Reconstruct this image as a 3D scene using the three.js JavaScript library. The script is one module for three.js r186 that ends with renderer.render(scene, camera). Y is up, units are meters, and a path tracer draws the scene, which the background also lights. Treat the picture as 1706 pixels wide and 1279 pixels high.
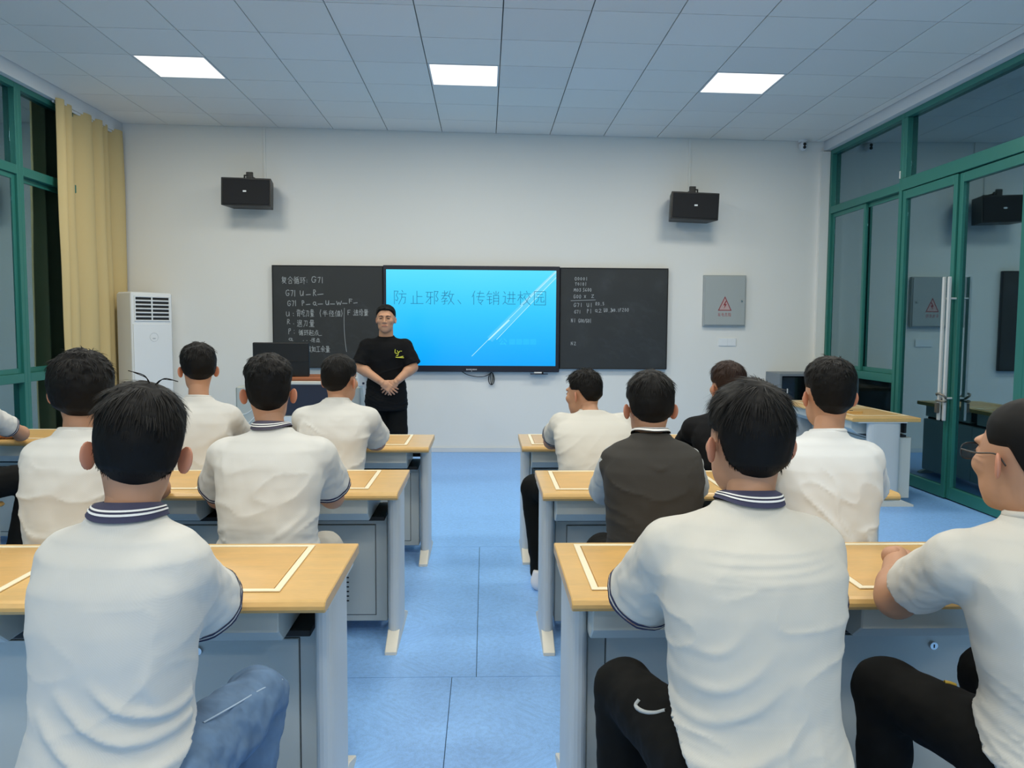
import * as THREE from 'three';
import { mergeGeometries } from 'three/addons/utils/BufferGeometryUtils.js';
import { ImprovedNoise } from 'three/addons/math/ImprovedNoise.js';
import { RectAreaLightUniformsLib } from 'three/addons/lights/RectAreaLightUniformsLib.js';

// ---------------------------------------------------------------- camera, sky, lights, exposure
const scene = new THREE.Scene();
const CAM_H = 1.437;
const camera = new THREE.PerspectiveCamera(2 * Math.atan(639.5 / 1338.13) * 180 / Math.PI, 1706 / 1279, 0.05, 60);
camera.rotation.order = 'YXZ';
camera.position.set(0, CAM_H, 0);
camera.rotation.set(-0.0716, -0.0338, 0.0061);
scene.background = new THREE.Color().setRGB(0.006, 0.010, 0.013);       // night outside
const renderer = new THREE.WebGLRenderer({ antialias: true });
renderer.toneMapping = THREE.LinearToneMapping;
renderer.toneMappingExposure = 1.0;
renderer.shadowMap.enabled = true;
RectAreaLightUniformsLib.init();
const LAMP = { r: 1.0, g: 0.95, b: 0.81, panel: 27, glow: 1.2 };          // ceiling panels
const SCREEN_LIGHT = 0.75;

// ---------------------------------------------------------------- helpers
let seed = 7;
const rnd = () => { seed = (seed * 1664525 + 1013904223) >>> 0; return seed / 4294967296; };
const noise = new ImprovedNoise();
const fbm = (x, y, z) => noise.noise(x, y, z) + 0.5 * noise.noise(2.03 * x, 2.03 * y, 2.03 * z) + 0.25 * noise.noise(4.1 * x, 4.1 * y, 4.1 * z);
const V = (x, y, z) => new THREE.Vector3(x, y, z);
const used = {};
function numbered(name) { const n = used[name] = (used[name] ?? -1) + 1; return n ? name + '_' + String(n).padStart(3, '0') : name; }
function thing(name, label, category, pos = [0, 0, 0], turn = 0, group) {
  const o = new THREE.Group(); o.name = numbered(name); o.position.set(...pos); o.rotation.y = turn;
  o.userData = { label, category }; if (group) o.userData.group = group;
  scene.add(o); return o;
}
function struct(name, label, parts = true) { const o = new THREE.Group(); o.name = name; o.userData = { kind: 'structure', label, category: name.replace(/_.*/, '') }; scene.add(o); return o; }
function mesh(name, geo, mat, parent, pos, rot) {
  const m = new THREE.Mesh(geo, mat); m.name = name; m.castShadow = m.receiveShadow = true;
  if (pos) m.position.set(...pos); if (rot) m.rotation.set(...rot);
  if (parent) parent.add(m); return m;
}
function uvBox(g, s = 1) {                                                 // uv in metres by the way a face points
  const p = g.attributes.position, n = g.attributes.normal, uv = new Float32Array(p.count * 2);
  for (let i = 0; i < p.count; i++) {
    const ax = Math.abs(n.getX(i)), ay = Math.abs(n.getY(i)), az = Math.abs(n.getZ(i));
    let u, v;
    if (ay >= ax && ay >= az) { u = p.getX(i); v = p.getZ(i); } else if (az >= ax) { u = p.getX(i); v = p.getY(i); } else { u = p.getZ(i); v = p.getY(i); }
    uv[2 * i] = u * s; uv[2 * i + 1] = v * s;
  }
  g.setAttribute('uv', new THREE.BufferAttribute(uv, 2)); return g;
}
function rbox(w, h, d, r = 0.004) {                                        // box with softened edges: flat faces, edge strips whose normals turn from face to face
  const H = [w / 2, h / 2, d / 2], q = Math.min(r, w / 2.01, h / 2.01, d / 2.01), pos = [], nor = [], idx = [], id = {};
  for (const x of [-1, 1]) for (const y of [-1, 1]) for (const z of [-1, 1]) for (let a = 0; a < 3; a++) {
    const s = [x, y, z], n = [0, 0, 0]; n[a] = s[a]; id[[x, y, z, a]] = pos.length / 3;
    pos.push(...s.map((k, i) => k * (i === a ? H[i] : H[i] - q))); nor.push(...n);
  }
  const tri = (...v) => { // wind each face outwards
    const P = v.map((i) => V(pos[3 * i], pos[3 * i + 1], pos[3 * i + 2])), n = P[1].clone().sub(P[0]).cross(P[2].clone().sub(P[0])), c = P[0].clone().add(P[1]).add(P[2]);
    const m = V(0, 0, 0); for (const i of v) m.add(V(nor[3 * i], nor[3 * i + 1], nor[3 * i + 2])); n.dot(m) < 0 ? idx.push(v[0], v[2], v[1]) : idx.push(...v);
  };
  const key = (a, s, b, t, c, u, f) => { const k = [0, 0, 0]; k[a] = s; k[b] = t; k[c] = u; return id[[...k, f]]; };
  for (let a = 0; a < 3; a++) {
    const b = (a + 1) % 3, c = (a + 2) % 3;
    for (const s of [-1, 1]) { const k = [[-1, -1], [1, -1], [1, 1], [-1, 1]].map(([t, u]) => key(a, s, b, t, c, u, a)); tri(k[0], k[1], k[2]); tri(k[0], k[2], k[3]); }
    for (const t of [-1, 1]) for (const u of [-1, 1]) { const k = [key(a, -1, b, t, c, u, b), key(a, 1, b, t, c, u, b), key(a, 1, b, t, c, u, c), key(a, -1, b, t, c, u, c)]; tri(k[0], k[1], k[2]); tri(k[0], k[2], k[3]); }
  }
  for (const x of [-1, 1]) for (const y of [-1, 1]) for (const z of [-1, 1]) tri(id[[x, y, z, 0]], id[[x, y, z, 1]], id[[x, y, z, 2]]);
  const g = new THREE.BufferGeometry(); g.setAttribute('position', new THREE.Float32BufferAttribute(pos, 3)); g.setAttribute('normal', new THREE.Float32BufferAttribute(nor, 3)); g.setIndex(idx); return uvBox(g);
}
const boxg = (w, h, d) => uvBox(new THREE.BoxGeometry(w, h, d));
const at = (g, x, y, z) => g.translate(x, y, z);
function extrudeX(pts, len, bevel = 0) {                                  // profile in (z, y), drawn out along x, centred
  const s = new THREE.Shape(); pts.forEach(([z, y], i) => i ? s.lineTo(-z, y) : s.moveTo(-z, y));
  const g = new THREE.ExtrudeGeometry(s, { depth: len - 2 * bevel, bevelEnabled: bevel > 0, bevelSize: bevel, bevelThickness: bevel, bevelSegments: 1, steps: 1 });
  g.translate(0, 0, -(len - 2 * bevel) / 2); g.rotateY(Math.PI / 2);
  return uvBox(g);
}
function tube(pts, r, seg = 24, radial = 6, closed = false) {
  return new THREE.TubeGeometry(new THREE.CatmullRomCurve3(pts, closed, 'centripetal'), seg, r, radial, closed);
}
// textures
function dataTex(n, fn, srgb, rep = 1) {
  const d = new Uint8Array(n * n * 4);
  for (let j = 0; j < n; j++) for (let i = 0; i < n; i++) {
    const c = fn(i / n, j / n, i, j); const k = 4 * (j * n + i);
    d[k] = Math.max(0, Math.min(255, c[0])); d[k + 1] = Math.max(0, Math.min(255, c[1])); d[k + 2] = Math.max(0, Math.min(255, c[2])); d[k + 3] = 255;
  }
  const t = new THREE.DataTexture(d, n, n); t.wrapS = t.wrapT = THREE.RepeatWrapping; t.magFilter = THREE.LinearFilter; t.minFilter = THREE.LinearMipmapLinearFilter; t.generateMipmaps = true;
  if (srgb) t.colorSpace = THREE.SRGBColorSpace; t.repeat.set(rep, rep); t.needsUpdate = true; return t;
}
const tileN = (u, v, f, s) => {                                            // noise that repeats at the texture's edge
  const a = u * Math.PI * 2, b = v * Math.PI * 2, r = f / 6.283;
  return noise.noise(Math.cos(a) * r + s, Math.sin(a) * r + Math.cos(b) * r, Math.sin(b) * r + s * 1.7);
};
function canvasTex(w, h, draw) {
  const c = document.createElement('canvas'); c.width = w; c.height = h; draw(c.getContext('2d'), w, h);
  const t = new THREE.CanvasTexture(c); t.colorSpace = THREE.SRGBColorSpace; t.anisotropy = 8; return t;
}
const woodTex = (r, g, b, s) => dataTex(512, (u, v) => {
  const grain = noise.noise(Math.cos(u * 6.283) * 0.5, v * 60 + s, Math.sin(u * 6.283) * 0.5) * 0.6 + noise.noise(Math.cos(u * 6.283) * 1.2, v * 16 + s * 3, Math.sin(u * 6.283) * 1.2);
  const fine = noise.noise(Math.cos(u * 6.283) * 6, v * 190 + s, Math.sin(u * 6.283) * 6);
  const k = 1 + 0.045 * grain + 0.03 * fine;
  return [r * k, g * (k - 0.012 * grain), b * (k - 0.03 * grain)];
}, true, 1);
const fineBump = dataTex(256, (u, v) => { const k = 128 + 60 * tileN(u, v, 60, 3) + 60 * tileN(u, v, 130, 9); return [k, k, k]; }, false, 6);
const weaveBump = dataTex(128, (u, v) => { const k = 128 + 50 * Math.sin(u * 6.283 * 16) * Math.cos(v * 6.283 * 16) + 40 * (rnd() - 0.5); return [k, k, k]; }, false, 14);
const speckle = dataTex(512, (u, v) => {
  const k = 1 + 0.06 * tileN(u, v, 40, 1) + 0.05 * tileN(u, v, 140, 5) + 0.10 * (rnd() - 0.5);
  return [136 * k, 186 * k, 246 * k];
}, true, 1.4);
const plasterBump = dataTex(256, (u, v) => { const k = 128 + 50 * tileN(u, v, 12, 4) + 40 * tileN(u, v, 50, 8); return [k, k, k]; }, false, 1.5);
const tileBump = dataTex(256, (u, v) => { const k = 140 + 40 * tileN(u, v, 120, 2) + (rnd() < 0.04 ? -80 : 0) + 20 * (rnd() - 0.5); return [k, k, k]; }, false, 3);

// materials
const std = (hex, rough = 0.6, extra = {}) => new THREE.MeshStandardMaterial({ color: hex, roughness: rough, ...extra });
const phy = (hex, rough, extra = {}) => new THREE.MeshPhysicalMaterial({ color: hex, roughness: rough, ...extra });
const MAT = {
  wall: std(0xebebe7, 0.75, { bumpMap: plasterBump, bumpScale: 0.0006 }),
  trimWhite: std(0xd9dde0, 0.5),
  tile: std(0xeeece6, 0.85, { bumpMap: tileBump, bumpScale: 0.0005 }),
  tileB: std(0xeae8e3, 0.85, { bumpMap: tileBump, bumpScale: 0.0005 }),
  tileC: std(0xf0eee9, 0.85, { bumpMap: tileBump, bumpScale: 0.0005 }),
  slab: std(0x6a7278, 0.9),
  floor: std(0xffffff, 0.42, { map: speckle, bumpMap: fineBump, bumpScale: 0.0003 }),
  subfloor: std(0x2b4a66, 0.9),
  green: std(0x2f7a70, 0.4, { metalness: 0.25 }),
  glass: new THREE.MeshPhysicalMaterial({ color: 0x9fb8b4, roughness: 0.0, transmission: 1, thickness: 0, ior: 2.3 }),
  glassL: new THREE.MeshPhysicalMaterial({ color: 0x9fb8b4, roughness: 0.0, transmission: 1, thickness: 0, ior: 2.3 }),
  film: new THREE.MeshStandardMaterial({ color: 0xaacddb, metalness: 1, roughness: 0.02, transparent: true, opacity: 0.36 }),
  steel: std(0xdcdedd, 0.32, { metalness: 0.35 }),
  curtain: std(0xd0ba86, 0.85, { side: THREE.DoubleSide, bumpMap: weaveBump, bumpScale: 0.0004 }),
  wood: std(0xffffff, 0.34, { map: woodTex(214, 174, 110, 2) }),
  woodPanel: std(0xffffff, 0.36, { map: woodTex(210, 167, 102, 9) }),
  cream: std(0xefe3c4, 0.45),
  deskGrey: std(0xd0d5d2, 0.45, { metalness: 0.1 }),
  deskLight: std(0xcdd3d6, 0.42, { metalness: 0.1 }),
  deskFoot: std(0xe0ddd2, 0.5),
  dark: std(0x15181b, 0.6),
  black: std(0x0f1012, 0.45),
  navy: std(0x23293b, 0.5),
  podGrey: std(0xb7bcb8, 0.5),
  podWood: std(0xa2603a, 0.45),
  white: std(0xeceff1, 0.4),
  chrome: std(0xd0d2d4, 0.15, { metalness: 1 }),
  bezel: std(0x14192a, 0.35),
  skin: std(0xffffff, 0.55, { vertexColors: true }),
  hairBlack: phy(0x100f0f, 0.6, { specularIntensity: 0.35 }),
  hairBrown: phy(0x2c1d17, 0.6, { specularIntensity: 0.4 }),
  shirtWhite: std(0xd3d2ce, 0.85, { bumpMap: weaveBump, bumpScale: 0.0003 }),
  shirtCream: std(0xcfccc4, 0.85, { bumpMap: weaveBump, bumpScale: 0.0003 }),
  shirtBlack: phy(0x0d0e11, 0.85, { specularIntensity: 0.4, bumpMap: weaveBump, bumpScale: 0.0003 }),
  shirtChar: std(0x302d29, 0.85, { bumpMap: weaveBump, bumpScale: 0.0003 }),
  shirtGrey: std(0xb9bec0, 0.85, { bumpMap: weaveBump, bumpScale: 0.0003 }),
  stripeNavy: std(0x2c3050, 0.8),
  collarNavy: std(0x3b3c57, 0.8),
  stripeWhite: std(0xf0f0ee, 0.8),
  trouserBlack: phy(0x0b0c0c, 0.85, { specularIntensity: 0.4 }),
  jeans: std(0xffffff, 0.85, { vertexColors: true }),
  shoe: std(0xe6e6ea, 0.6), shoeDark: std(0x1c1c20, 0.6),
};
// ---------------------------------------------------------------- the room
const XL = -4.07, XR = 3.91, ZF = -9.116, ZB = 4.2, CEIL = CAM_H + 2.1415, TILT = -0.012;
const ceilAt = (x) => CEIL + TILT * x;
{ // floor: vinyl sheets on a screed, joints between them
  const f = struct('floor', 'blue speckled vinyl floor with fine joints');
  mesh('screed', boxg(XR - XL + 0.6, 0.1, ZB - ZF + 0.6), MAT.subfloor, f, [(XL + XR) / 2, -0.054, (ZF + ZB) / 2]);
  const sheet = (x0, x1, z0, z1) => {
    const g = uvBox(new THREE.BoxGeometry(x1 - x0 - 0.003, 0.004, z1 - z0 - 0.003)); 
    mesh('vinyl_sheet', g, MAT.floor, f, [(x0 + x1) / 2, -0.002, (z0 + z1) / 2]);
  };
  sheet(XL, -2.03, -3.21, -1.2); sheet(-2.03, -0.131, -3.21, ZB); sheet(-0.131, 1.87, -3.21, ZB); sheet(1.87, XR, -3.21, ZB); sheet(XL, -2.03, -1.2, ZB);
  sheet(XL, -2.03, -5.16, -3.21); sheet(-2.03, -0.031, -5.16, -3.21); sheet(-0.031, 1.97, -5.16, -3.21); sheet(1.97, XR, -5.16, -3.21);
  sheet(XL, XR, ZF, -5.16);
}
{ // suspended ceiling: each tile hangs in a recessed grid
  const c = struct('ceiling', 'suspended ceiling of grey square mineral tiles');
  c.position.set(0, CEIL, 0); c.rotation.z = Math.atan(TILT);
  mesh('slab', boxg(XR - XL + 0.5, 0.12, ZB - ZF + 0.4), MAT.slab, c, [(XL + XR) / 2, 0.1, (ZF + ZB) / 2]);
  const X0 = -0.4858, Z0 = -9.1823, tg = {}, mats = [MAT.tile, MAT.tileB, MAT.tileC, MAT.tile];
  const lampCols = [-4, 0, 4], lampRows = [3, 7, 11, 15, 19];
  for (let i = -6; i <= 7; i++) for (let j = 0; j <= 22; j++) {
    const x0 = Math.max(X0 + 0.6 * i, XL + 0.09), x1 = Math.min(X0 + 0.6 * (i + 1), XR - 0.1), z0 = Math.max(Z0 + 0.6 * j, ZF), z1 = Math.min(Z0 + 0.6 * (j + 1), ZB);
    if (x1 - x0 < 0.03 || z1 - z0 < 0.03) continue;
    if (lampCols.includes(i) && lampRows.includes(j)) continue;
    const w = x1 - x0 - 0.007, d = z1 - z0 - 0.007, key = w.toFixed(3) + d.toFixed(3);
    tg[key] ??= rbox(w, 0.016, d, 0.002);
    mesh('ceiling_tile', tg[key], mats[Math.floor(rnd() * 4)], c, [(x0 + x1) / 2, 0.008, (z0 + z1) / 2]);
  }
  const spots = { '-4': 'left', 0: 'middle', 4: 'right' };
  for (const j of lampRows) for (const i of lampCols) {
    const x = X0 + 0.6 * (i + 0.5), z = Z0 + 0.6 * (j + 0.5), y = CEIL + TILT * x;
    const where = j === 3 ? `square LED ceiling panel, ${spots[i]} of the three in front of the blackboard` : `square LED ceiling panel, ${spots[i]} of the ${['', 'second', 'third', 'fourth', 'fifth'][lampRows.indexOf(j)]} row from the blackboard`;
    const t = thing('ceiling_light', where, 'ceiling light', [x, y, z], 0, 'ceiling LED panels'); t.rotation.z = Math.atan(TILT);
    const fr = [];
    for (const s of [-1, 1]) { fr.push(at(rbox(0.594, 0.02, 0.016, 0.003), 0, 0.008, s * 0.289), at(rbox(0.016, 0.02, 0.562, 0.003), s * 0.289, 0.008, 0)); }
    mesh('frame', mergeGeometries(fr), MAT.trimWhite, t);
    const em = new THREE.MeshStandardMaterial({ color: 0xffffff, roughness: 0.5, emissive: new THREE.Color(LAMP.r, LAMP.g, LAMP.b), emissiveIntensity: LAMP.glow });
    mesh('lamp_diffuser', boxg(0.564, 0.012, 0.564), em, t, [0, 0.008, 0]);
    const l = new THREE.RectAreaLight(new THREE.Color(LAMP.r, LAMP.g, LAMP.b), LAMP.panel, 0.56, 0.56);
    l.position.set(0, -0.003, 0); l.rotation.x = -Math.PI / 2; t.add(l);
  }
}
{ // walls
  const wf = struct('wall_front', 'white painted front wall');
  mesh('plaster', boxg(XR - XL + 0.7, 3.9, 0.2), MAT.wall, wf, [(XL + XR) / 2, 1.85, ZF - 0.1]);
  const cr = struct('trim_3', 'narrow painted return between blackboard wall and right glazing'); mesh('corner_return', boxg(0.1, 3.42, 0.05), MAT.wall, cr, [XR - 0.085, 1.71, ZF + 0.025]);
  const bb = struct('baseboard_front', 'low grey-white skirting under the blackboard wall');
  mesh('skirting', rbox(XR - XL - 0.2, 0.055, 0.012, 0.003), MAT.trimWhite, bb, [(XL + XR) / 2, 0.0275, ZF + 0.006]);
  const wb = struct('wall_back', 'white wall behind the camera');
  mesh('plaster', boxg(XR - XL + 0.7, 3.9, 0.2), MAT.wall, wb, [(XL + XR) / 2, 1.85, ZB + 0.1]);
  for (const [n, x, side, top] of [['trim_1', XL + 0.045, 1, 3.5], ['trim_2', XR - 0.05, -1, 3.43]]) {
    const t = struct(n, 'painted cornice between ceiling and glazing');
    const h = ceilAt(x) + 0.12 - top;
    mesh('cornice', boxg(0.09, h, ZB - ZF), MAT.trimWhite, t, [x, top + h / 2, (ZF + ZB) / 2]);
    mesh('lintel', boxg(0.3, 0.6, ZB - ZF), MAT.trimWhite, t, [x - side * 0.2, top + 0.3, (ZF + ZB) / 2]);
  }
}
// glazed sides: bars and panes, each bay a window (plane x = X, room side towards s)
function bar(parent, name, X, y0, y1, z0, z1, dep = 0.07) { return mesh(name, rbox(dep, y1 - y0, Math.abs(z1 - z0), 0.004), MAT.green, parent, [X, (y0 + y1) / 2, (z0 + z1) / 2]); }
function pane(parent, X, y0, y1, z0, z1, m = MAT.glass) { // tinted glass with a half-silvered sun film on its room side
  const p = mesh('pane', boxg(0.006, y1 - y0, Math.abs(z1 - z0)), m, parent, [X, (y0 + y1) / 2, (z0 + z1) / 2]);
  mesh('sun_film', boxg(0.0006, y1 - y0 - 0.001, Math.abs(z1 - z0) - 0.001), MAT.film, p, [X > 0 ? -0.0038 : 0.0038, 0, 0]); return p;
}
function bay(name, label, X, s, z0, z1, top, gm, sashAt) {                 // z0 far, z1 near
  const w = struct(name, label), T0 = 2.72, T1 = 2.8, L0 = 0.92, L1 = 1.0, f = X, g = X + 0.02 * s;
  bar(w, 'mullion', f, 0, top, z0, z0 + 0.05); bar(w, 'mullion', f, 0, top, z1 - 0.05, z1);
  bar(w, 'top_rail', f, top - 0.05, top, z0 + 0.05, z1 - 0.05); bar(w, 'transom', f, T0, T1, z0 + 0.05, z1 - 0.05);
  bar(w, 'lower_transom', f, L0, L1, z0 + 0.05, z1 - 0.05); bar(w, 'bottom_rail', f, 0, 0.08, z0 + 0.05, z1 - 0.05);
  pane(w, g, T1, top - 0.05, z0 + 0.05, z1 - 0.05, gm); pane(w, g, 0.08, L0, z0 + 0.05, z1 - 0.05, gm);
  const zm = sashAt ?? (z0 + z1) / 2;                                      // two sliding sashes, one behind the other
  for (const [a, b, off, n] of [[z0 + 0.05, zm + 0.03, 0.0, 'sash'], [zm - 0.03, z1 - 0.05, 0.028, 'sash']]) {
    const x = f + off * s;
    const gg = [at(rbox(0.026, T0 - L1, 0.045, 0.003), x, (T0 + L1) / 2, a + 0.0225), at(rbox(0.026, T0 - L1, 0.045, 0.003), x, (T0 + L1) / 2, b - 0.0225), at(rbox(0.026, 0.045, b - a - 0.09, 0.003), x, L1 + 0.0225, (a + b) / 2), at(rbox(0.026, 0.045, b - a - 0.09, 0.003), x, T0 - 0.0225, (a + b) / 2)];
    mesh(n, mergeGeometries(gg), MAT.green, w); pane(w, x, L1 + 0.045, T0 - 0.045, a + 0.045, b - 0.045, gm);
  }
  return w;
}
{
  const TOPR = 3.43, TOPL = 3.5;
  const far = bay('window_1', 'green framed sliding window beside the blackboard wall, right side', XR, 1, ZF + 0.05, -7.47, TOPR, MAT.glass, -8.25);
  mesh('latch', rbox(0.012, 0.07, 0.016, 0.003), MAT.steel, far, [XR - 0.04, 2.87, -7.5]);
  // double doors with one fixed light above
  const fan = struct('window_2', 'green framed fixed light above the double doors');
  bar(fan, 'transom', XR, 2.72, 2.83, -7.47, -5.66); bar(fan, 'top_rail', XR, TOPR - 0.05, TOPR, -7.47, -5.66); bar(fan, 'mullion', XR, 2.83, TOPR - 0.05, -7.47, -7.41); bar(fan, 'mullion', XR, 0, TOPR - 0.05, -5.71, -5.66);
  pane(fan, XR + 0.02, 2.83, TOPR - 0.05, -7.41, -5.71);
  let n = 0;
  for (const [z0, z1, hz] of [[-7.465, -6.592, -6.615], [-6.586, -5.715, -6.563]]) {
    const d = struct('door_' + (++n), n === 1 ? 'far leaf of the green framed glass double door' : 'near leaf of the green framed glass double door');
    bar(d, 'stile', XR, 0.01, 2.715, z0, z0 + 0.055, 0.05); bar(d, 'stile', XR, 0.01, 2.715, z1 - 0.055, z1, 0.05);
    bar(d, 'rail', XR, 2.635, 2.715, z0 + 0.055, z1 - 0.055, 0.05); bar(d, 'rail', XR, 0.01, 0.11, z0 + 0.055, z1 - 0.055, 0.05);
    pane(d, XR + 0.005, 0.11, 2.635, z0 + 0.055, z1 - 0.055);
    const g = [];
    for (const s of [-1, 1]) { g.push(at(rbox(0.025, 1.2, 0.028, 0.005, 2), XR + s * 0.085, 1.27, hz)); for (const y of [0.86, 1.69]) { const c = new THREE.CylinderGeometry(0.009, 0.009, 0.07, 10); c.rotateZ(Math.PI / 2); g.push(at(uvBox(c), XR + s * 0.05, y, hz)); } }
    mesh('pull_handle', mergeGeometries(g), MAT.steel, d);
    if (n === 2) { const a = -0.018, px = XR, pz = -5.715; d.rotation.y = a; d.position.set(px - (px * Math.cos(a) + pz * Math.sin(a)), 0, pz - (-px * Math.sin(a) + pz * Math.cos(a))); }   // stands a touch ajar
  }
  const lock = thing('chain_lock', 'chain wrapped around the two door pull handles', 'chain lock');
  const pts = []; for (let i = 0; i <= 40; i++) { const a = i / 40 * Math.PI * 4; pts.push(V(XR - 0.085 + 0.026 * Math.cos(a), 0.855 + 0.03 * Math.sin(a * 0.5) - 0.012 * Math.cos(a), -6.589 + 0.052 * Math.sin(a))); }
  mesh('chain', tube(pts, 0.009, 80, 6), std(0x8b857a, 0.4, { metalness: 0.6 }), lock);
  mesh('padlock', rbox(0.03, 0.085, 0.035, 0.006, 2), std(0x6d675d, 0.4, { metalness: 0.6 }), lock, [XR - 0.11, 0.775, -6.6]);
  let k = 3;
  for (let z = -5.66; z < ZB - 0.5; z += 1.64) bay('window_' + (k++), 'green framed sliding window on the right side, bay nearer the camera', XR, 1, z, Math.min(z + 1.64, ZB), TOPR, MAT.glass);
  const lz = [ZF + 0.02, -7.22, -5.56, -3.9, -2.24, -0.58, 1.08, 2.74, ZB];
  for (let i = 0; i < lz.length - 1; i++) bay('window_' + (k++), i < 2 ? 'green framed window at the curtain, left side' : 'green framed window on the left side, bay nearer the camera', XL, -1, lz[i], lz[i + 1], TOPL, MAT.glassL, i === 0 ? -8.2 : undefined);
}
{ // curtain, gathered into folds
  const t = thing('curtain', 'long khaki curtain gathered beside the green framed window', 'curtain', [-3.985, 0, -8.42]);
  const nu = 150, nv = 40, pos = [], idx = [], uv = [];
  for (let side = 0; side < 2; side++) for (let j = 0; j <= nv; j++) for (let i = 0; i <= nu; i++) {
    const u = i / nu, v = j / nv, y = 0.06 + 3.46 * v, k = 1 - v;
    const ph = u * 34 + 1.3 * Math.sin(u * 9) + 0.5 * noise.noise(u * 6, y * 0.5, 2);
    const x = 0.042 * Math.sin(ph) * (0.75 + 0.35 * k) + 0.022 * Math.sin(ph * 0.37 + 1.0) + 0.02 * noise.noise(u * 9, y * 0.9, 7) * (1 - v * 0.4) + 0.02 * k * u;
    const z = 0.68 - 1.32 * u + 0.012 * Math.cos(ph) + (0.02 * k - 0.0) * (1 - u);
    pos.push(x + (side ? -0.004 : 0), y, z); uv.push(u * 1.8, y);
  }
  const row = nu + 1, half = row * (nv + 1);
  for (let j = 0; j < nv; j++) for (let i = 0; i < nu; i++) {
    const a = j * row + i; idx.push(a, a + 1, a + row, a + 1, a + row + 1, a + row); const b = a + half; idx.push(b, b + row, b + 1, b + 1, b + row, b + row + 1);
  }
  const g = new THREE.BufferGeometry(); g.setAttribute('position', new THREE.Float32BufferAttribute(pos, 3)); g.setAttribute('uv', new THREE.Float32BufferAttribute(uv, 2)); g.setIndex(idx); g.computeVertexNormals();
  mesh('drape', g, MAT.curtain, t);
  const r = new THREE.CylinderGeometry(0.012, 0.012, 1.36, 10); r.rotateX(Math.PI / 2); mesh('curtain_rail', r, MAT.trimWhite, t, [-0.02, 3.49, 0.0]);
}

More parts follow.
